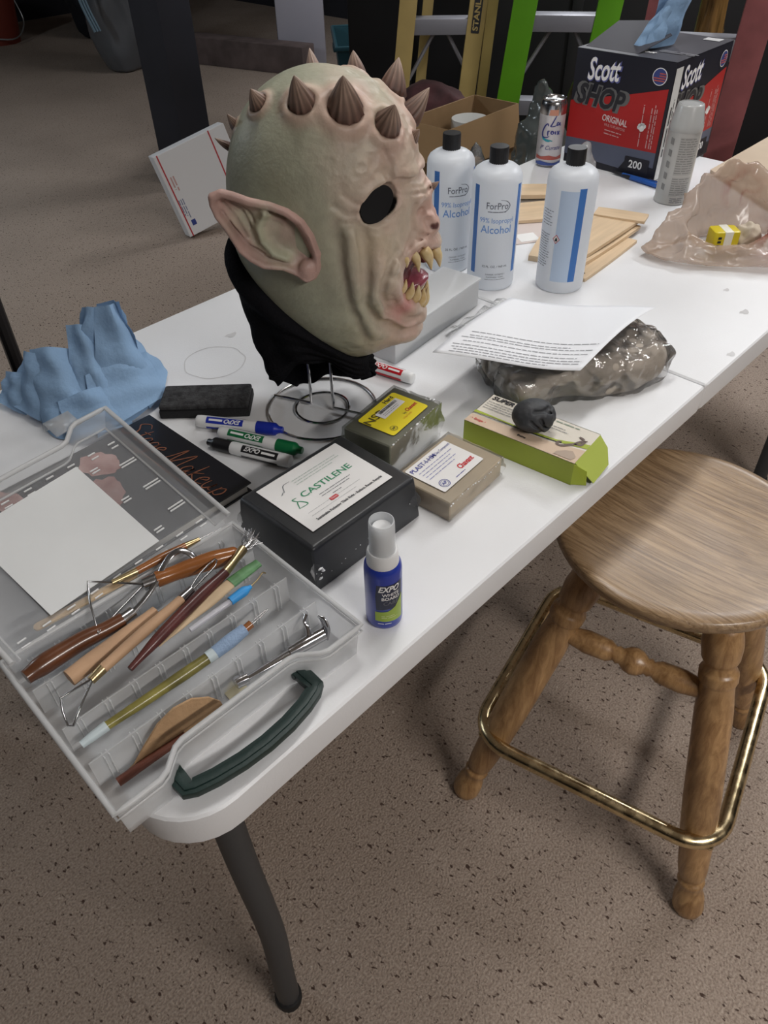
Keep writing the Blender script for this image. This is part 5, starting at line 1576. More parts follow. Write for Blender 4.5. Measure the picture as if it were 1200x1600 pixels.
t = tool('wooden_stick', 'thin red brown wooden stick at the foot of the leather piece', at=(.035, .076))
tpart(t, 'stick', pts3([(.002, .0800, .010), (.035, .0765, .012), (.067, .0725, .014)], .01), [.0042, .0040, .0036], M('red_brown_wood', (.16, .050, .030), .5, var=.3, vscale=40), 6, flat=(1, 1))
# chrome lever tool
t = tool('chrome_lever', 'chrome hinged lever tool lying in the front right compartment', at=(.18, .068))
m_ch2 = M('polished_chrome', (.60, .60, .62), .12, metal=1)
tpart(t, 'ferrule', pts3([(.129, .0790), (.133, .0785), (.141, .0762)], .020), [.0058, .0060, .0060], m_ch2, 14)
tpart(t, 'shaft', pts3([(.140, .0762, .020), (.165, .0705, .022), (.196, .0640, .024)], .02), [.0026, .0034, .0042], m_ch2, flat=(.7, 1.2))
tpart(t, 'barrel', pts3([(.185, .0665, .024), (.205, .0620, .025), (.222, .0580, .026)], .02), [.0058, .0068, .0066], m_ch2, 14)
tpart(t, 'jaw', pts3([(.221, .0570, .020), (.226, .0590, .028), (.228, .0640, .036), (.226, .0690, .040)], .02), [.0040, .0040, .0030, .0012], m_ch2, flat=(.5, 1.2))
tpart(t, 'hook', pts3([(.208, .0640, .030), (.212, .0690, .034), (.214, .0760, .036), (.220, .0800, .038)], .02), [.0026, .0024, .0018, .0022], m_ch2, 8)
o = MB().prism([(-.012, -.006), (.008, -.009), (.013, .003), (.006, .011), (-.008, .007)], .0030, .0036).build('paper_scrap', M('scrap_tape', (.60, .55, .38), .7), None, (.130, .084, T), .2)
prop(o, 'scrap of yellowed tape under the tip of the chrome lever', 'scrap')

# ---------------------------------------------------------------- alcohol bottles
m_hdpe = M('milky_plastic', (.88, .91, .95), .30, transl=.45, spec=.4)
m_bcap = M('black_ribbed_cap', (.012, .012, .014), .45)
m_stripe = M('blue_stripe', (.045, .17, .50), .4)
BR = .0405
def bottle(x, y, face, label, front=True):
    t = thing('alcohol_bottle', (x, y, T), 0, label, 'bottle', 'isopropyl alcohol bottles')
    MB().lathe([(.001, .0015), (.032, .0015), (.037, .0), (.0395, .002), (BR, .007), (BR, .178), (.0395, .186), (.036, .1925), (.029, .1975), (.020, .2000), (.0150, .2015), (.0140, .205)], 48).build('body', m_hdpe, t, smooth=60)
    b = MB(); seg = 48; prof_ = [(.0152, .2020), (.0152, .2245), (.0145, .2262), (.006, .2264)]
    for r, z in prof_:
        pass
    vs = []; fs = []
    for j, (r, z) in enumerate(prof_):
        for i in range(seg):
            rr_ = r*(1.0 if (i % 2 or j > 1) else .965)
            vs.append((rr_*math.cos(2*PI*i/seg), rr_*math.sin(2*PI*i/seg), z))
    for j in range(len(prof_)-1):
        for i in range(seg): fs.append((j*seg+i, j*seg+(i+1) % seg, (j+1)*seg+(i+1) % seg, (j+1)*seg+i))
    fs.append(tuple(range(3*seg, 4*seg)))
    b.add(vs, fs).build('cap', m_bcap, t, smooth=30)
    R = BR+.0003
    def ptc(mat, x0, x1, z0, z1, nm): return cyl_patch(t, mat, R, face, [(x0, z0), (x1, z0), (x1, z1), (x0, z1)], nm)
    if front:
        ptc(m_stripe, -.040, -.0300, .030, .176, 'stripe'); ptc(m_stripe, .0400, .0500, .030, .176, 'stripe')
        Rt = R+.0003
        def tx(body, size, z, mat, x=0, **k):
            lettering(body, size, mat, t, ident(), wrap=(Rt, face+x/Rt), **k).location = (0, 0, z)
        m_logo = M('logo_grey', (.13, .14, .17), .5)
        tx('ForPro', .0150, .1460, m_logo, .003, width=.036, bold=.004)
        strokes([[(-.016, .0), (-.004, -.0006), (.012, .0), (.018, .004), (.020, .010), (.014, .0165), (.004, .0185)]], .0005, m_logo, t, ident(), 'logo_swoosh', wrap=(Rt, face+.004/Rt)).location = (0, 0, .1375)
        print_lines(1, .030, .002, .0013, m_logo, t, ident(), 81, wrap=(Rt, face-.012/Rt), ragged=0).location = (0, 0, .1370)
        tx('99% Isopropyl', .0115, .1225, m_inklb, .004, width=.058)
        tx('Alcohol', .0180, .1075, m_inklb, .004, bold=.006, width=.052)
        tx('32 FL. OZ. / 960 mL', .0052, .0450, m_inkgrey, .006, bold=.01, width=.044)
        tx('DANGER. EXTREMELY', .0038, .0310, m_inkgrey, .008, width=.034); tx('FLAMMABLE. TOXIC.', .0038, .0262, m_inkgrey, .008, width=.030)
        print_lines(1, .036, .002, .0008, m_inkgrey, t, ident(), 83, wrap=(Rt, face-.010/Rt), ragged=0).location = (0, 0, .0222)
    else:
        cyl_patch(t, M('label_tint', (.50, .62, .80), .35), R, face, [(-.010, .022), (.020, .022), (.020, .172), (-.010, .172)], 'label')
        ptc(m_stripe, .0200, .0320, .022, .176, 'stripe')
        Rt = R+.0003
        print_lines(6, .024, .0045, .0011, m_inkgrey, t, ident(), 91, wrap=(Rt, face-.042/Rt)).location = (0, 0, .1370)
        print_lines(14, .026, .0042, .0011, m_inkgrey, t, ident(), 92, wrap=(Rt, face-.044/Rt)).location = (0, 0, .0990)
        for k, (dx, dy) in enumerate(((0, 0),)):
            z0 = .0945; x0 = -.008
            s_ = .0062
            cyl_patch(t, m_inkred, Rt, face, [(x0-s_, z0), (x0, z0-s_*1.25), (x0+s_, z0), (x0, z0+s_*1.25)], 'hazard_diamond')
            cyl_patch(t, M('diamond_white', (.80, .80, .80), .5), Rt+.0003, face, [(x0-s_*.8, z0), (x0, z0-s_), (x0+s_*.8, z0), (x0, z0+s_)], 'hazard_diamond')
            cyl_patch(t, m_ink, Rt+.0006, face, [(x0-.0022, z0-.003), (x0+.0022, z0-.003), (x0+.0020, z0+.0005), (x0+.0003, z0+.0035), (x0-.0012, z0+.001)], 'flame_symbol')
    return t
cam_xy = (-.0689, -.3164)
def facing(x, y, d): return math.atan2(cam_xy[1]-y, cam_xy[0]-x)+d
bottle(.979, .538, facing(.979, .538, .28), 'milky alcohol bottle half hidden behind the mask mouth')
bottle(.975, .437, facing(.975, .437, .02), 'milky alcohol bottle with blue print in the middle of the three')
bottle(1.046, .340, facing(1.046, .340, -.15), 'milky alcohol bottle showing its back label, nearest the wooden sticks', front=False)

# low white block in front of the bottles, clear wrap beside it
wb = thing('foam_block', (.660, .371, T), .108, 'low white frosted plastic box between the mask and the alcohol bottles', 'box')
m_foam = M('white_frosted_box', (.82, .84, .86), .35, transl=.35)
MB().box((.116, .036, .0225), (.232, .072, .045)).build('box_body', m_foam, wb, bevel=.003)
MB().box((.116, .036, .0470), (.236, .076, .004)).build('box_lid', m_foam, wb, bevel=.0012)
def wrapfn(u_, v_):
    x = .0+.150*u_; y = -.012-.020*v_
    return (x, y, .0014+.008*abs(math.sin(v_*PI))*(.5+float(vnoise(np.array(u_*14.), np.array(v_*5.), np.array(.4))))+.003*math.sin(u_*23))
wr = MB().grid(lambda u_, v_: tuple(Vector(wrapfn(u_, v_))+Vector((0, 0, .0032))), 40, 9).build('plastic_wrap', film('loose_film', .06, haze=.12, bump=.6, bscale=90, fres=1.4), None, (.775, .385, T), .02, smooth=180)
prop(wr, 'strip of crinkled clear plastic wrap lying beside the white box', 'plastic wrap')

# wooden sticks: flat craft pieces right of the third bottle
m_birch = M('birch_ply', (.62, .47, .31), .6, var=.10, vscale=10, stretch=(1, 9, 9))
def slat(name, label, A, B_, wd, th, z, cat='wood piece', grp='flat birch pieces', bend=0.0, hole=False):
    A, B_ = Vector((A[0], A[1], 0)), Vector((B_[0], B_[1], 0))
    ax = (B_-A); L_n = ax.length; c = (A+B_)/2
    t = thing(name, (c.x, c.y, T), math.atan2(ax.y, ax.x), label, cat, grp)
    b = MB(); n = 10
    vs = []
    for k in range(n+1):
        u = k/n; x = (u-.5)*L_n; zz = z+bend*math.sin(PI*u)
        w_ = wd*(1.0+.10*math.sin(PI*u))
        vs += [(x, -w_/2, zz), (x, w_/2, zz), (x, w_/2, zz+th), (x, -w_/2, zz+th)]
    fs = [(0, 1, 2, 3), (4*n+3, 4*n+2, 4*n+1, 4*n)]
    for k in range(n):
        for e in range(4): fs.append((4*k+e, 4*k+4+e, 4*k+4+(e+1) % 4, 4*k+(e+1) % 4))
    b.add(vs, fs).build('board', m_birch, t, smooth=None)
    if hole:
        flat_disc(t, M('hole_dark', (.05, .035, .02), .8), Matrix.Translation((-L_n/2+.018, 0, z+th+.0003+bend*.15)), 0, .0032, name='hole')
    return t
slat('birch_strip', 'lowest birch slat with a small round hole at its near end', (1.080, .322), (1.285, .338), .026, .006, .0005, hole=True)
slat('birch_strip', 'birch slat sandwiched in the pile right of the third bottle', (1.120, .352), (1.335, .362), .030, .006, .0070)
slat('birch_strip', 'wide top birch board of the pile right of the third bottle', (1.140, .385), (1.345, .395), .078, .006, .0135, bend=.004)
slat('birch_strip', 'short birch end piece lying across the pile by the third bottle', (1.320, .440), (1.350, .345), .040, .005, .0200)
slat('birch_strip', 'birch strip peeking out left of the third bottle', (1.092, .425), (1.185, .462), .022, .010, .0005)
slat('birch_strip', 'lower birch board seen between the second and third bottles', (1.235, .585), (1.330, .520), .085, .006, .0025)
slat('birch_strip', 'upper birch board seen between the second and third bottles', (1.315, .655), (1.385, .580), .060, .008, .0090)
pc = thing('packing_card', (1.175, .530, T), -.55, 'pinkish packing card with a white sticker between the bottles', 'card')
MB().prism([(-.075, -.055), (.070, -.055), (.070, .040), (-.075, .040)], .0006, .0014).build('card', M('pink_card', (.62, .54, .51), .7), pc)
MB().prism([(-.005, -.048), (.034, -.048), (.034, -.012), (-.005, -.012)], .0015, .0017).build('sticker', M('sticker_grey_white', (.78, .78, .77), .5), pc)

# ---------------------------------------------------------------- seltzer can
sc2 = thing('seltzer_can', (1.550, .712, T), 0, 'tall white and silver seltzer can beside the red towel carton', 'can')
m_alu = M('bare_aluminium', (.66, .66, .67), .2, metal=1)
m_canp = M('white_can_print', (.62, .60, .62), .35, metal=.35, var=.06, vscale=30)
CR = .0290
MB().lathe([(.020, .0), (.024, .002), (CR, .010), (CR, .112)], 40).build('body', m_canp, sc2, smooth=50)
MB().lathe([(CR, .112), (CR, .130), (.0272, .1365), (.0258, .1400), (.0262, .1420), (.0250, .1430), (.0240, .1405), (.0225, .1385), (.001, .1385)], 40, cap0=False).build('top', m_alu, sc2, smooth=40)
MB().prism(rrect(-.005, .011, -.0065, .0065, .006, 6), .1390, .1402).build('pull_tab', m_alu, sc2, rz=2.2)
fc = facing(1.550, .712, .05)
cyl_patch(sc2, M('can_red', (.42, .10, .08), .4), CR+.0003, fc, [(-.036, .018), (.036, .018), (.036, .027), (.018, .024), (.0, .028), (-.02, .024), (-.036, .027)], 'print_band')
cyl_patch(sc2, M('can_blue', (.05, .09, .32), .4), CR+.0005, fc, [(-.036, .006), (.036, .006), (.036, .014), (.01, .011), (-.02, .015), (-.036, .011)], 'print_band')
cyl_patch(sc2, M('can_peach', (.55, .26, .18), .4), CR+.0003, fc, [(-.010, .112), (.012, .112), (.011, .124), (-.008, .124)], 'print_band')
m_cann = M('can_navy', (.045, .05, .22), .4)
def wl(P_, s=1.0): return P_
strokes([[(.008, .112), (.004, .104), (-.001, .094), (-.003, .090), (.004, .090), (.010, .092)], [(.016, .096), (.012, .098), (.011, .092), (.016, .094), (.018, .097), (.018, .092), (.022, .092)]], .0011, m_cann, sc2, ident(), 'lettering', wrap=(CR+.0006, fc))
strokes([[(-.008, .090), (-.010, .095), (-.016, .090), (-.021, .078), (-.020, .068), (-.012, .066), (-.004, .069)], [(-.008, .070), (-.008, .079), (-.004, .080)], [(.002, .073), (-.001, .076), (.001, .080), (.005, .077), (.002, .073)], [(.009, .080), (.009, .073)], [(.013, .080), (.019, .072)], [(.019, .080), (.013, .072)]], .0012, m_cann, sc2, ident(), 'lettering', wrap=(CR+.0006, fc))
strokes([[(-.022, .066), (-.012, .062), (-.001, .060), (.004, .059)], [(-.020, .063), (-.010, .059), (-.002, .058)]], .0012, M('can_teal', (.03, .30, .36), .4), sc2, ident(), 'logo_swash', wrap=(CR+.0006, fc))
lettering("P' Curate", .0130, m_cann, sc2, ident(), shear=.3, wrap=(CR+.0006, fc)).location = (0, 0, .044)

# ---------------------------------------------------------------- shop towel carton
sw, sd, sh = .2627, .2332, .2340
sbx = thing('towel_carton', (1.5988, .4649, T), .0149, 'black and red shop towel carton at the far end of the table', 'box')
m_nv = M('carton_black', (.012, .012, .020), .45)
m_cred = M('carton_red', (.40, .016, .016), .45)
m_cgb = M('carton_grey_blue', (.10, .115, .17), .5)
m_top = M('carton_top', (.060, .060, .072), .5)
MB().box((sw/2, sd/2, sh/2), (sw, sd, sh)).build('carton', m_nv, sbx, bevel=.0015)
TPf = frame((0, 0, sh+.0006), (0, -1, 0), (1, 0, 0))
# torn lid: hole with a raised flap
hole_pts = [(.030, .120), (.110, .095), (.165, .120), (.170, .185), (.090, .215), (.030, .200)]
fr_ = frame((0, 0, sh+.0006), (1, 0, 0), (0, 1, 0))
flat_poly(sbx, m_top, fr_, [(0, 0), (sw, 0), (sw, sd), (0, sd)], 'top_panel')
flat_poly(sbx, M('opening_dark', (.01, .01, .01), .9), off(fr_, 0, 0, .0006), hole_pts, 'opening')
b = MB()
fl = [(.020, .225, sh+.001), (.020, .100, sh+.001), (.100, .070, sh+.026), (.150, .130, sh+.040), (.130, .215, sh+.034)]
b.add(fl+[(p[0], p[1], p[2]-.0014) for p in fl], [(0, 1, 2, 3, 4), (9, 8, 7, 6, 5)]+[(k, (k+1) % 5, 5+(k+1) % 5, 5+k) for k in range(5)])
b.build('torn_flap', [m_top], sbx, smooth=None)
lettering('Scott', .020, m_inkw, sbx, off(TPf, -.095, .045, .0012), shear=.3, bold=.02)
print_lines(2, .09, .010, .006, M('flap_grey', (.20, .20, .22), .5), sbx, off(TPf, -.075, .075, .0012), 95, ragged=.1)
flat_rect(sbx, M('stamp_white', (.55, .55, .56), .5), off(TPf, -.035, .235, .0012), .038, .026, 'stamp')
def carton_face(Fm, fw, mirror=False, big=True):
    """Fm: frame at the lower left corner of the face, seen from outside"""
    flat_poly(sbx, m_cred, off(Fm, 0, 0, .0006), [(.0, sh*.235), (fw*.97, sh*.255), (fw*.97, sh*.790), (.62*fw, sh*.70), (.0, sh*.56)], 'red_panel')
    flat_poly(sbx, m_cgb, off(Fm, 0, 0, .0006), [(.0, sh*.08), (.62*fw, sh*.055), (.68*fw, sh*.145), (fw*.97, sh*.12), (fw*.97, sh*.255), (0, sh*.235)], 'grey_panel')
    lettering('Scott', .060, M('logo_glow', (.10, .11, .30), .5), sbx, off(Fm, fw*.305, sh*.845, .0010, .07), shear=.30, bold=.045, width=.36*fw)
    lettering('Scott', .060, m_inkw, sbx, off(Fm, fw*.30, sh*.85, .0014, .07), shear=.30, bold=.02, width=.34*fw)
    lettering('SHOP', .056, M('shop_outline', (.13, .13, .13), .5), sbx, off(Fm, fw*.31, sh*.620, .0012, -.06), shear=.18, bold=.075, width=.58*fw)
    lettering('SHOP', .054, m_ink, sbx, off(Fm, fw*.31, sh*.620, .0016, -.06), shear=.18, bold=.035, width=.50*fw)
    lettering('ORIGINAL', .018, M('pinkish_ink', (.66, .55, .55), .5), sbx, off(Fm, fw*.50, sh*.455, .0012, -.08), bold=.02, width=.27*fw)
    lettering('MULTI-PURPOSE', .0075, M('pink_ink', (.58, .36, .36), .5), sbx, off(Fm, fw*.51, sh*.400, .0012, -.08), width=.22*fw)
    print_lines(2, .20*fw, .007, .0018, MATS['pink_ink'], sbx, off(Fm, fw*.41, sh*.365, .0012, -.08), 96)
    for k, xx in enumerate((.78, .86, .91)):
        print_lines(1 if k != 1 else 2, .34*sh*1.1, .007, .0020, MATS['pink_ink'], sbx, off(Fm, fw*xx, sh*.28, .0012, PI/2+.02), 97+k)
    flat_disc(sbx, m_inkw, off(Fm, fw*.865, sh*.875, .0010), 0, .0165); flat_disc(sbx, M('flag_navy', (.04, .06, .22), .5), off(Fm, fw*.865, sh*.875, .0013), 0, .0148)
    for k in range(4):
        yy = .006-k*.0045; hw = math.sqrt(max(0, .0148**2-yy**2))*.95
        flat_poly(sbx, M('flag_red', (.45, .10, .09), .5), off(Fm, fw*.865, sh*.875, .0016), [((-.001 if k < 2 else -hw), yy-.0012), (hw, yy-.0012), (hw, yy+.0012), ((-.001 if k < 2 else -hw), yy+.0012)], 'flag_stripe')
    # white outline of a hand
    strokes([[(fw*.755, sh*.44), (fw*.765, sh*.475)], [(fw*.775, sh*.44), (fw*.78, sh*.485)], [(fw*.79, sh*.44), (fw*.797, sh*.485)], [(fw*.805, sh*.44), (fw*.812, sh*.475)], [(fw*.745, sh*.455), (fw*.765, sh*.43)]], .0026, m_inkw, sbx, off(Fm, 0, 0, .0012), 'hand_symbol')
    flat_disc(sbx, m_inkw, off(Fm, fw*.785, sh*.438, .0013), 0, .0060, name='hand_symbol')
    flat_rect(sbx, m_nv, off(Fm, fw*.80, sh*.105, .0012), .060, .036, 'count_panel', .003)
    lettering('200', .022, m_inkw, sbx, off(Fm, fw*.79, sh*.115, .0016), bold=.02)
F1 = frame((0, sd, 0), (0, -1, 0), (0, 0, 1))        # face towards the left of the picture
F2 = frame((0, 0, 0), (1, 0, 0), (0, 0, 1))
carton_face(F1, sd)
carton_face(F2, sw)
flat_rect(sbx, M('white_edge_print', (.62, .63, .62), .5), off(F2, .014, sh*.485, .0020), .030, sh*.94, 'edge_strip')
for k, xx in enumerate((.010, .018, .024)):
    print_lines(1, sh*.50, .006, (.0042, .0022, .0022)[k], m_ink, sbx, off(F2, xx, sh*.22, .0026, PI/2), 101+k)
# towel pulled from the slot
bt = thing('shop_towel', (1.70, .565, T+sh), 0, 'blue paper towel sticking up out of the black and red carton', 'towel')
b = MB()
flap((-.050, .010, .004), (.035, -.020, .004), (-.010, .000, .085), (.060, -.035, .125), .014, .006, 12)
flap((-.055, .030, .006), (-.020, -.018, .006), (-.030, .015, .050), (.020, -.020, .105), .010, -.004, 12)
flap((.000, .030, .004), (.045, -.010, .004), (.010, .020, .110), (.062, -.030, .122), -.010, .004, 12)
b.build('towel_sheet', m_towel, bt, smooth=50)

# two blue pens at the foot of the carton, clear bag, spray can
for k, (A, B_, lb) in enumerate((((1.585, .5400), (1.565, .4050), 'blue ballpoint pen at the foot of the carton, nearer the spray can'), ((1.588, .5650), (1.582, .4250), 'blue ballpoint pen right against the carton base'))):
    t = thing('ballpoint_pen', ((A[0]+B_[0])/2, (A[1]+B_[1])/2, T), 0, lb, 'pen', 'blue pens by the carton')
    c = Vector((t.location.x, t.location.y, 0)); a3 = Vector((A[0], A[1], .005))-c; b3 = Vector((B_[0], B_[1], .005))-c
    MB().tube([a3.lerp(b3, .22), b3], .0045, 12).build('barrel', M('pen_blue', (.02, .10, .40), .3), t)
    MB().tube([a3, a3.lerp(b3, .08), a3.lerp(b3, .22)], [.0010, .0030, .0044], 10).build('tip', M('pen_black', (.015, .015, .018), .4), t)
    MB().tube([a3.lerp(b3, .70)+Vector((0, 0, .0055)), b3+Vector((0, 0, .0055))], .0009, 6).build('clip', m_steel, t)
P, Fq = nets(lambda a, b_, z: smax(smin(ell(a, b_, z-.024, .032, .028, .026), ell(a+.004, b_+.004, z-.055, .020, .018, .032), .02)-.010*(worley(a*34, b_*34, z*28)-.5), .0003-z, .003), (-.055, -.05, -.003), (.055, .05, .105), .0028)
cbg = to_obj('plastic_bag', np_mesh(P, Fq), film('milky_film', .15, haze=.42, bump=.5, bscale=60), None, (1.500, .590, T), 0, smooth=180)
prop(cbg, 'small bunched milky clear plastic bag behind the third bottle', 'plastic bag')
ac = thing('spray_can', (1.528, .386, T), 0, 'silver aerosol can with a clear frosted cap in front of the carton', 'can')
m_sil = M('silver_can_print', (.50, .50, .49), .38, metal=.35, var=.05, vscale=20)
AR = .0325
MB().lathe([(.031, 0), (AR+.001, .0015), (AR+.001, .004), (AR, .006), (AR, .138), (.032, .140), (.032, .1425), (.029, .146)], 44).build('body', m_sil, ac, smooth=50)
MB().lathe([(.0320, .139), (.0330, .141), (.0330, .148), (.0318, .152), (.0258, .184), (.0245, .1865), (.0225, .1875), (.0225, .1860), (.001, .1858)], 44, cap0=False).build('cap', M('frosted_can_cap', (.52, .53, .53), .25, transl=.2, coat=.2), ac, smooth=40)
MB().lathe([(.0210, .1864), (.0210, .1876), (.0195, .1878)], 36, cap0=False, cap1=False).build('cap_ring', MATS['frosted_can_cap'], ac)
fa = facing(1.528, .386, .22)
cyl_patch(ac, M('can_text_panel', (.40, .40, .39), .5), AR+.0003, fa, [(-.012, .060), (.030, .060), (.030, .132), (-.012, .132)], 'text_panel')
cyl_patch(ac, MATS['can_text_panel'], AR+.0003, fa, [(-.012, .018), (.030, .018), (.030, .056), (-.012, .056)], 'text_panel')
print_lines(15, .040, .0046, .0016, M('can_grey_ink', (.22, .22, .22), .5), ac, ident(), 111, wrap=(AR+.0006, fa-.011/AR)).location = (0, 0, .1290)
print_lines(8, .040, .0044, .0016, MATS['can_grey_ink'], ac, ident(), 112, wrap=(AR+.0006, fa-.011/AR)).location = (0, 0, .0530)
print_lines(3, .030, .0040, .0016, m_inkgrey, ac, ident(), 113, wrap=(AR+.0006, fa-.008/AR)).location = (0, 0, .0140)
for k in range(5):
    cyl_patch(ac, MATS['can_grey_ink'], AR+.0004, fa-.85, [(-.004, .030+k*.022), (.004, .028+k*.022), (.004, .040+k*.022), (-.004, .042+k*.022)], 'print_block')

# ---------------------------------------------------------------- tan carrier bag with a yellow pack inside
cg = thing('carrier_bag', (1.372, .168, T), -.75, 'crumpled tan plastic carrier bag with red print beside the carton', 'plastic bag')
BASE = [(.200, .010), (.165, .070), (.090, .088), (.010, .085), (-.070, .070), (-.130, .035), (-.168, .000), (-.140, -.040), (-.075, -.066), (.000, -.080), (.090, -.088), (.165, -.060)]
RIM = [(.060, .020, .088), (.050, .050, .110), (.025, .066, .128), (-.015, .068, .140), (-.055, .058, .132), (-.085, .036, .085), (-.100, .010, .048), (-.092, -.022, .040), (-.060, -.046, .036), (-.015, -.056, .040), (.030, -.050, .060), (.058, -.018, .076)]
NU, NV = 168, 52
Bc = catmull([(p[0], p[1], 0) for p in BASE], NU//12, closed=True)
Rc = catmull(RIM, NU//12, closed=True)
V = np.zeros((NV, NU, 3))
for i_ in range(NU):
    e, r_ = Bc[i_], Rc[i_]
    o2 = Vector((e.x, e.y, 0)).normalized()
    prof_ = catmull([e*.90+Vector((0, 0, .0025)), e+Vector((0, 0, .006)), e+o2*.008+Vector((0, 0, .30*r_.z)), e.lerp(Vector((r_.x, r_.y, 0)), .55)+o2*.012+Vector((0, 0, .78*r_.z)), r_,
                     Vector((r_.x*.92-.002, r_.y*.86, r_.z*.62)), Vector((r_.x*.80, r_.y*.66, .020))], 9)
    for j_ in range(NV):
        t_ = j_/(NV-1)*(len(prof_)-1); k_ = min(int(t_), len(prof_)-2); f_ = t_-k_
        V[j_, i_] = prof_[k_].lerp(prof_[k_+1], f_)
x, y, z = V[..., 0].copy(), V[..., 1].copy(), V[..., 2].copy()
amp = np.clip((np.linspace(0, 1, NV)-.03)/.15, 0, 1)[:, None]
cr = .030*(worley(x*17+z*9+2, y*21+z*12, z*18)-.5)+.012*(worley(x*42+y*20, y*44+3, z*40)-.5)+.005*(worley(x*90, y*90, z*90)-.5)
rad = np.sqrt(x*x+y*y)+1e-6
V[..., 0] += amp*cr*x/rad*.8; V[..., 1] += amp*cr*y/rad*.8; V[..., 2] = np.maximum(.0015, V[..., 2]+amp*cr*.75)
P = V.reshape(-1, 3)
Fq = np.array([(j_*NU+i_, j_*NU+(i_+1) % NU, (j_+1)*NU+(i_+1) % NU, (j_+1)*NU+i_) for j_ in range(NV-1) for i_ in range(NU)])
C = np.tile(np.array([.56, .43, .335]), (len(P), 1))
red = np.clip(np.exp(-(((P[:, 0]-.050)/.045)**2+((P[:, 2]-.050)/.034)**2+((P[:, 1]+.05)/.06)**2))*(ridged(P[:, 0]*40, P[:, 1]*30, P[:, 2]*55)-.40)*3.4, 0, 1)
red = np.maximum(red, np.clip(np.exp(-(((P[:, 0]-.005)/.03)**2+((P[:, 2]-.095)/.03)**2))*(ridged(P[:, 0]*50, P[:, 1]*30, P[:, 2]*40)-.6)*3, 0, .6))
C = mixc(C, (.33, .085, .045), red)
me = np_mesh(P, Fq); vcol(me, C)
to_obj('bag', me, M('tan_bag_plastic', attr='Col', rough=.20, alpha=.62, transl=.42, spec=.6, coat=.3), cg, smooth=180)
yp = thing('yellow_pack', (1.336, .186, T+.016), -.75, 'yellow packaged item inside the mouth of the tan bag', 'package')
MB().prism(rrect(-.024, .024, -.018, .018, .006), 0, .034).build('pack', M('yellow_wrapper', (.62, .50, .02), .35), yp, bevel=.004)
MB().prism(rrect(-.006, .010, -.0186, .0186, .002), -.0005, .0346).build('pack_band', M('white_wrapper', (.75, .74, .66), .4), yp, bevel=.002)
for k in range(3):
    MB().box((-.014, -.0188, .010+k*.007), (.006, .0008, .004)).build('print_block', m_ink, yp)
br = thing('paper_wad', (1.374, .158, T+.012), -.6, 'crumpled beige paper wad beside the yellow pack in the bag', 'paper')
P, Fq = nets(lambda a, b_, z: ell(a, b_, z-.022, .024, .019, .022)-.012*(worley(a*60, b_*60, z*60)-.5), (-.06, -.045, -.012), (.06, .045, .066), .003)
to_obj('paper', np_mesh(P, Fq), M('beige_paper', (.50, .43, .34), .8), br, smooth=180)

# beige board lying over the right end of the table
bd_ = thing('fibre_board', (1.96, .26, T), 0, 'beige sheet of board lying over the far right end of the table', 'board')
pl = [(1.735, .398), (2.300, .400), (2.300, -.060), (1.600, .020), (1.600, .205)]
MB().prism([(p[0]-1.96, p[1]-.26) for p in pl], .0008, .0075).build('board', M('beige_board', (.52, .42, .315), .75, var=.04), bd_)

# ---------------------------------------------------------------- things behind the table
# open mailing box leaning on the post
B0 = Vector((1.700, 2.575, .012)); TLc = Vector((1.640, 2.640, .336)); BRc = Vector((2.010, 2.505, .010))
up = (TLc-B0).normalized(); rt = (BRc-B0); rt = (rt-up*rt.dot(up)).normalized(); nm_ = rt.cross(up)
mb_ = thing('mailing_box', (1.70, 2.575, 0), 0, 'white mailing box with red stripes leaning by the black post', 'box')
Mb = Matrix(((rt.x, up.x, nm_.x, 0), (rt.y, up.y, nm_.y, 0), (rt.z, up.z, nm_.z, .012), (0, 0, 0, 1)))
bw_, bh_, bt_ = .34, .345, .062
me = MB().box((bw_/2, bh_/2, -bt_/2), (bw_, bh_, bt_)).mesh(.003); me.transform(Mb)
to_obj('carton', me, M('mail_white', (.66, .66, .67), .45), mb_)
m_str = M('mail_red', (.45, .04, .05), .5)
for x in (.016, .262):
    flat_rect(mb_, m_str, Mb @ Matrix.Translation((x, bh_/2, .0006)), .006, bh_, 'stripe')
flat_rect(mb_, m_str, Mb @ Matrix.Translation((.016, -.0006, -bt_/2)) @ Matrix.Rotation(PI/2, 4, 'X'), .006, bt_, 'stripe')
flat_rect(mb_, M('mail_blue', (.03, .05, .22), .5), Mb @ Matrix.Translation((.044, .050, .0006)), .020, .024, 'logo')
print_lines(3, .085, .009, .004, M('mail_grey_blue', (.15, .18, .28), .5), mb_, Mb @ Matrix.Translation((.040, .155, .0006)) @ Matrix.Rotation(-PI/2, 4, 'Z'), 121)
print_lines(2, .070, .012, .006, M('mail_pale_red', (.50, .30, .28), .5), mb_, Mb @ Matrix.Translation((.044, .250, .0006)) @ Matrix.Rotation(-PI/2, 4, 'Z'), 122)

# timber lying on the floor
m_tim = M('old_timber', (.115, .085, .080), .85, var=.3, vscale=8)
o = MB().box((0, 0, .09), (1.25, .16, .18)).build('timber_beam', m_tim, None, (3.85, 4.95, 0), -1.30, bevel=.008)
prop(o, 'thick grey timber beam lying on the floor behind the black post', 'timber')
o = MB().box((0, 0, .045), (.85, .13, .09)).build('timber_beam', m_tim, None, (4.02, 5.45, .0), -1.25, bevel=.006)
prop(o, 'shorter timber plank lying behind the thick beam', 'timber')

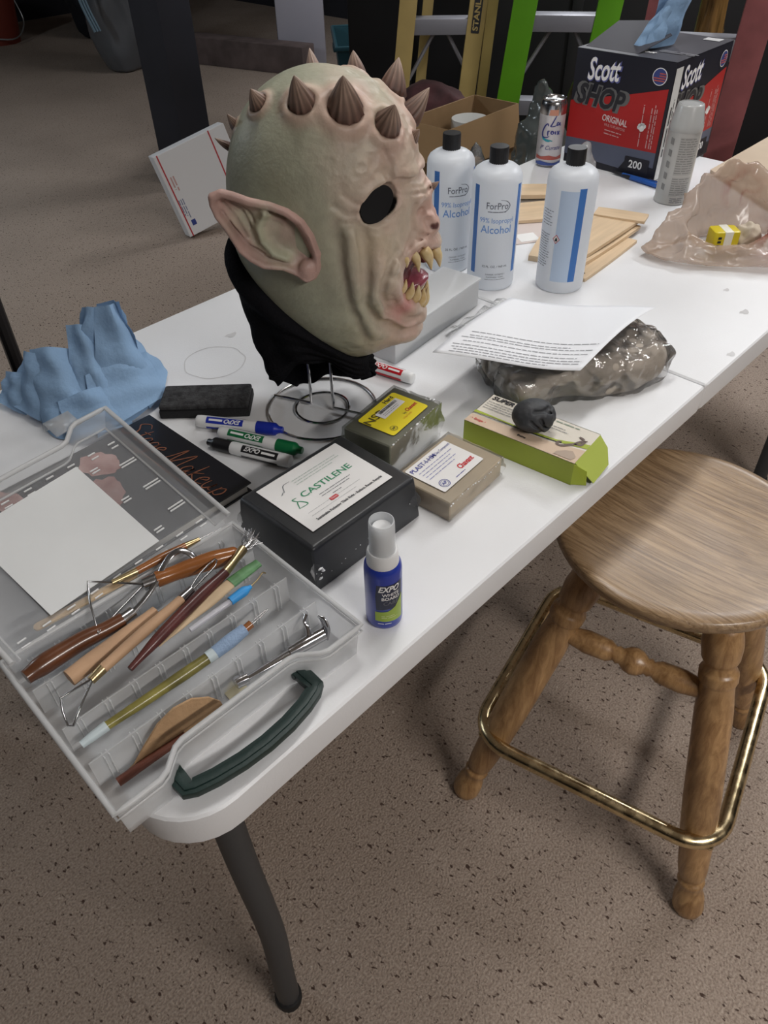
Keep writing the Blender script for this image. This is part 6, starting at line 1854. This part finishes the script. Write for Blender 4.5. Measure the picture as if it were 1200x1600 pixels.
# clothes bag, bucket and dark bundle at the far left
def lump(name, label, cat, loc, rad, mat, seed, amp=.12, h=.03, group=None, rz=0):
    rx, ry, rz_ = rad
    f = lambda a, b_, z: smax(ell(a, b_, z-rz_*.8, rx, ry, rz_)-1.3*amp*rx*(worley(a*1.5/rx+seed, b_*1.5/ry, z*2.0/rz_)-.5)-amp*.5*rx*(vnoise(a*5/rx, b_*5/ry+seed, z*5/rz_)-.5), .001-z, .01)
    P, Fq = nets(f, (-rx*1.5, -ry*1.5, -.02), (rx*1.5, ry*1.5, rz_*2.3), h)
    o = to_obj(name, np_mesh(P, Fq), mat, None, loc, rz, smooth=180)
    return prop(o, label, cat, group)
lump('garment_bag', 'clear plastic garment bag slumped beside the black post', 'bag', (3.30, 5.55, 0), (.26, .22, .62), M('grey_plastic', (.10, .105, .115), .2, coat=.5), 3, .16, .03)
t = thing('hanging_cords', (2.92, 5.38, 0), 0, 'pale blue cords hanging in front of the garment bag', 'cord')
for k in range(3):
    MB().tube(catmull([(.02*k, 0, 1.2), (-.02+.02*k, .01, .8), (.0+.02*k, .0, .5), (.05+.02*k, -.02, .3)], 6), .009, 6).build('cord', M('pale_blue_cord', (.16, .24, .30), .5), t)
bkx, bky = 3.10, 7.25
t = thing('plastic_bucket', (bkx, bky, 0), 0, 'dull orange bucket on the floor at the far left', 'bucket')
MB().lathe([(.16, 0), (.20, .34), (.21, .35), (.195, .35), (.155, .02), (.001, .02)], 28).build('pail', M('dull_orange', (.14, .022, .012), .5), t)
MB().tube(catmull([(-.2, 0, .33), (-.22, -.05, .12), (0, -.24, .05), (.22, -.05, .12), (.2, 0, .33)], 6), .006, 6).build('bail', M('bucket_wire', (.3, .3, .3), .4, metal=.6), t)
lump('dark_bundle', 'dark bundle piled on top of the orange bucket', 'bundle', (3.10, 7.28, .352), (.24, .22, .20), M('navy_fabric', (.014, .017, .028), .9), 5, .2, .035)
lump('dark_bundle', 'dark navy bundle on the floor right of the orange bucket', 'bundle', (3.85, 6.75, 0), (.30, .26, .34), M('black_fabric', (.009, .010, .014), .9), 8, .2, .04)

# white appliance with a vent
t = thing('air_appliance', (4.24, 4.66, 0), -.75, 'white cabinet appliance with a square vent grille behind the mask', 'appliance')
m_app = M('appliance_white', (.36, .35, .40), .45)
MB().box((0, 0, .56), (.34, .32, 1.10)).build('cabinet', m_app, t, bevel=.012)
gx = -.171
MB().box((gx, .0, .165), (.004, .21, .25)).build('grille_frame', M('grille_white', (.42, .42, .46), .45), t, bevel=.001)
for k in range(11):
    MB().box((gx-.003, 0, .065+k*.020), (.006, .170, .011)).build('grille_slat', M('grille_grey', (.20, .20, .235), .5), t)
for sx_ in (-1, 1):
    for sy_ in (-1, 1): MB().box((sx_*.14, sy_*.13, .006), (.03, .03, .012)).build('foot', m_bcap, t)

# teal storage tote
t = thing('storage_tote', (3.78, 3.52, 0), -.72, 'teal plastic storage tote behind the mask horns', 'tote')
m_teal = M('teal_plastic', (.022, .075, .095), .45)
tw_, td_, th_ = .40, .62, .36
b = MB()
def tote_ring(k, z): return [(-tw_/2*k, -td_/2*k, z), (tw_/2*k, -td_/2*k, z), (tw_/2*k, td_/2*k, z), (-tw_/2*k, td_/2*k, z)]
R0, R1, R2, R3 = tote_ring(.84, 0), tote_ring(1.0, th_), tote_ring(.975, th_), tote_ring(.82, .01)
vs = R0+R1+R2+R3; fs = [(3, 2, 1, 0)]
for a_, c_ in ((0, 4), (4, 8), (8, 12)):
    for k in range(4): fs.append((a_+k, a_+(k+1) % 4, c_+(k+1) % 4, c_+k))
fs.append((12, 13, 14, 15))
b.add(vs, fs).build('tub', m_teal, t, smooth=None)
MB().tube([(p[0]*1.02, p[1]*1.02, th_) for p in tote_ring(1, th_)], .014, 8, closed=True).build('rim', m_teal, t)
MB().box((-.205, 0, th_-.05), (.02, .14, .03)).build('handle', m_teal, t, bevel=.005)
lump('dark_bundle', 'dark cloth filling the teal storage tote', 'bundle', (3.78, 3.52, .05), (.165, .26, .15), M('tote_cloth', (.018, .016, .016), .9), 13, .15, .03, rz=-.72)

# step ladders
def rail(t, A, B_, w_, d_, mat, name='rail'):
    A, B_ = Vector(A), Vector(B_)
    z = (B_-A); L_ = z.length; z.normalize()
    x = Vector(LAD_X); x = (x-z*x.dot(z)).normalized(); y = z.cross(x)
    R = Matrix(((x.x, y.x, z.x), (x.y, y.y, z.y), (x.z, y.z, z.z)))
    return MB().box((A+B_)/2, (w_, d_, L_), R=R).build(name, mat, t, bevel=.004)
def ladder(label, base, width, xdir, m_rail, m_step, steps, height=1.75, back=None, splay=.10, w_=.075, lean=.30, group='step ladders', side=0.0):
    """base: middle between the front feet; side: sideways lean along the treads per metre of height"""
    global LAD_X
    xd = Vector((xdir[0], xdir[1], 0)).normalized(); yd = Vector((-xd.y, xd.x, 0)); LAD_X = tuple(xd)
    t = thing('step_ladder', (base[0], base[1], 0), 0, label, 'ladder', group)
    def fp(s_, z): return xd*(s_*(width/2+splay*(1-z/height))+side*z)+yd*(lean*z/height)+Vector((0, 0, z))
    for s_ in (-1, 1):
        rail(t, fp(s_, 0.0), fp(s_, height), w_, .032, m_rail)
        if back is not None:
            a = xd*(s_*(width/2+splay*.8)+.085)+yd*(lean*1.9+.12); c = xd*(s_*width/2*.9+side*height+.06)+yd*(lean*1.05+.06)+Vector((0, 0, height))
            rail(t, a, c, .045, .028, back, 'rear_rail')
    for z in steps:
        a, c = fp(-1, z), fp(1, z)
        x = (c-a).normalized(); R = Matrix(((x.x, yd.x, 0), (x.y, yd.y, 0), (0, 0, 1)))
        MB().box((a+c)/2+yd*.03, ((c-a).length-w_*.8, .085, .058), R=R).build('step', m_step, t, bevel=.004)
        for s_ in (-1, 1):
            p = fp(s_, z)
            MB().tube([p-x*s_*.12+yd*.03+Vector((0, 0, -.02)), p-x*s_*.01+yd*.02+Vector((0, 0, -.20))], .008, 6).build('brace', m_step, t)
    a, c = fp(-1, height), fp(1, height); x = (c-a).normalized()
    MB().box((a+c)/2+yd*.04, ((c-a).length+.10, .16, .05), R=Matrix(((x.x, yd.x, 0), (x.y, yd.y, 0), (0, 0, 1)))).build('top_cap', m_rail, t, bevel=.008)
    return t, xd, yd, fp
m_ylad = M('yellow_fibreglass', (.42, .31, .115), .5, var=.10, vscale=6)
m_alum = M('dull_aluminium', (.26, .26, .29), .45, metal=.4)
def mid(p, z, xd, side): return (p[0]-xd[0]*side*z, p[1]-xd[1]*side*z)
xy_ = Vector((.645, -.764)).normalized()
t, xd, yd, fp = ladder('yellow fibreglass step ladder with grey treads behind the table', mid((2.755, 2.068), .70, xy_, .10), .275, xy_, m_ylad, m_alum, (.40, .705, 1.01, 1.31), back=m_ylad, lean=.03, splay=.01, side=.10, w_=.072)
c = fp(1, .735)-yd*.0175
Mt = frame(c, (fp(1, 1.2)-fp(1, .5)), -xd)
flat_rect(t, m_ink, Mt @ Matrix.Translation((.03, 0, .0006)), .165, .034, 'name_plate', .004)
lettering('STANLEY', .030, m_ylad, t, Mt @ Matrix.Translation((.03, 0, .0012)), bold=.03, width=.150)
m_glad = M('lime_fibreglass', (.10, .30, .012), .4, var=.08, vscale=6)
xg_ = Vector((.55, -.835)).normalized()
ladder('lime green step ladder with grey treads behind the towel carton', mid((2.965, 1.610), .75, xg_, .10), .315, xg_, m_glad, m_alum, (.43, .735, 1.04, 1.34), lean=.03, splay=.01, side=.10, w_=.095)
m_rlad = M('faded_red_fibreglass', (.24, .075, .080), .6, var=.25, vscale=10)
xr_ = Vector((.41, -.912)).normalized()
ladder('faded red ladder with stained rails behind the right table end', mid((2.432, .822), .90, xr_, .0), .262, xr_, m_rlad, m_alum, (.53, .83, 1.13), lean=-.02, splay=.0, side=.03, w_=.085)
lump('brown_roll', 'shiny brown wrapped roll standing behind the towel carton', 'roll', (2.66, .885, 0), (.055, .055, .62), M('bronze_wrap', (.17, .095, .030), .25, coat=.6, var=.6, vscale=14, stretch=(6, 6, .6)), 17, .25, .014)

# open brown carton behind the bottles
t = thing('cardboard_box', (2.180, 1.475, 0), .03, 'open brown cardboard box standing behind the alcohol bottles', 'box')
m_cdb = M('brown_cardboard', (.25, .155, .075), .8, var=.08)
m_cdi = M('cardboard_inside', (.31, .195, .095), .85)
cw, cd, ch = .39, .19, .60
for (c_, s_) in (((-cw/2, 0), (.006, cd)), ((cw/2, 0), (.006, cd)), ((0, -cd/2), (cw, .006)), ((0, cd/2), (cw, .006))):
    MB().box((c_[0], c_[1], ch/2), (s_[0], s_[1], ch)).build('side_panel', m_cdb, t, smooth=None)
MB().box((0, 0, .006), (cw, cd, .01)).build('bottom_panel', m_cdi, t, smooth=None)
def cflap(A, B_, dv_, nm='lid_flap'):
    A, B_, dv_ = Vector(A), Vector(B_), Vector(dv_); nn = (B_-A).cross(dv_).normalized()*.003
    MB().hexa([A-nn, B_-nn, B_+dv_-nn, A+dv_-nn], [A+nn, B_+nn, B_+dv_+nn, A+dv_+nn]).build(nm, m_cdi, t, smooth=None)
cflap((-cw/2, -cd/2, ch), (-cw/2, cd/2, ch), (-.05, 0, -.10))
cflap((-cw/2, -cd/2, ch), (cw/2, -cd/2, ch), (0, -.02, -.13))
MB().lathe([(.02, 0), (.065, 0), (.067, .09), (.065, .10), (.02, .10)], 32).build('x', M('paper_roll_white', (.58, .58, .56), .7), None, (2.225, 1.475, .47)).name = 'paper_roll'
o = bpy.data.objects['paper_roll']; prop(o, 'white paper roll lying inside the open cardboard box', 'roll')
o = MB().box((0, 0, .225), (.34, .15, .45)).build('packed_bundle', M('packing_brown', (.16, .10, .05), .9), None, (2.180, 1.475, .013), .03, bevel=.03)
prop(o, 'brown packing bundle filling the open cardboard box', 'bundle')
lump('clear_packing', 'crumpled clear packing film in front of the cardboard box', 'packing film', (1.84, 1.145, .0), (.06, .05, .36), film('packing_film', .08, haze=.20, bump=.7, bscale=40, fres=1.5), 29, .3, .014)
def sack(a, b_, z):
    r = np.sqrt((a*1.0)**2+(b_*.95)**2)
    prof_ = .150-.02*np.clip(z/.4, 0, 1)-.128*np.clip((z-.42)/.36, 0, 1)
    d = (r-prof_-.075*(worley(a*11+2, b_*11, z*7)-.5)-.025*(worley(a*28, b_*28, z*20)-.5))*.6
    return smax(d, np.abs(z-.385)-.384, .02)
P, Fq = nets(sack, (-.22, -.22, -.02), (.22, .22, .80), .009)
o = to_obj('plastic_sack', np_mesh(P, Fq), M('grey_sack', (.085, .098, .096), .22, coat=.6), None, (2.115, 1.110, 0), .4, smooth=180)
prop(o, 'grey green plastic sack with a pointed top left of the seltzer can', 'sack')
lump('black_sack', 'black bin bag slumped behind the seltzer can', 'sack', (2.50, 1.17, 0), (.10, .12, .42), M('black_bin_bag', (.006, .006, .007), .25, coat=.3), 31, .2, .02)
t = thing('dark_backdrop', (4.02, 1.75, 0), -.98, 'long black backdrop added behind the ladders to darken the space', 'backdrop')  # dark backdrop added so the space behind the ladders stays black
m_blk2 = M('backdrop_black', (.006, .006, .008), .6)
MB().box((0, 0, .55), (3.0, .50, 1.1)).build('backdrop_body', m_blk2, t, bevel=.02)
for k in range(4): MB().box((-1.2+k*.8, -.262, .55), (.05, .02, 1.1)).build('seam', M('backdrop_seam', (.010, .010, .012), .5), t, bevel=.004)

# maroon clothing and a black case under the yellow ladder
lump('maroon_jacket', 'maroon patterned jacket draped under the yellow ladder', 'jacket', (2.47, 1.86, .40), (.13, .15, .10), M('maroon_cloth', (.060, .020, .022), .9, var=.6, vscale=9), 41, .22, .02)
t = thing('black_case', (2.47, 1.86, 0), -.87, 'black hard case with a tan top strip below the maroon jacket', 'case')
MB().box((0, 0, .195), (.30, .22, .39)).build('shell', M('case_black', (.008, .008, .010), .35), t, bevel=.03)
MB().box((0, -.108, .375), (.27, .02, .03)).build('top_strip', M('tan_strip', (.20, .15, .085), .7), t, bevel=.004)

# black folding chair at the left edge of the picture
t = thing('black_chair', (.162, 1.085, 0), -.30, 'black metal chair behind the table at the left edge', 'chair')
m_bch = M('black_metal', (.012, .012, .014), .4)
MB().box((0, 0, .44), (.40, .40, .035)).build('seat', m_bch, t, bevel=.01)
for sx_ in (-1, 1):
    MB().tube([(sx_*.19, .19, .80), (sx_*.185, .15, .45), (sx_*.19, .20, .0)], .014, 10).build('leg', m_bch, t)
    MB().tube([(sx_*.185, -.15, .44), (sx_*.19, -.19, .0)], .014, 10).build('leg', m_bch, t)
MB().box((0, .19, .70), (.38, .02, .18)).build('backrest', m_bch, t, bevel=.006)
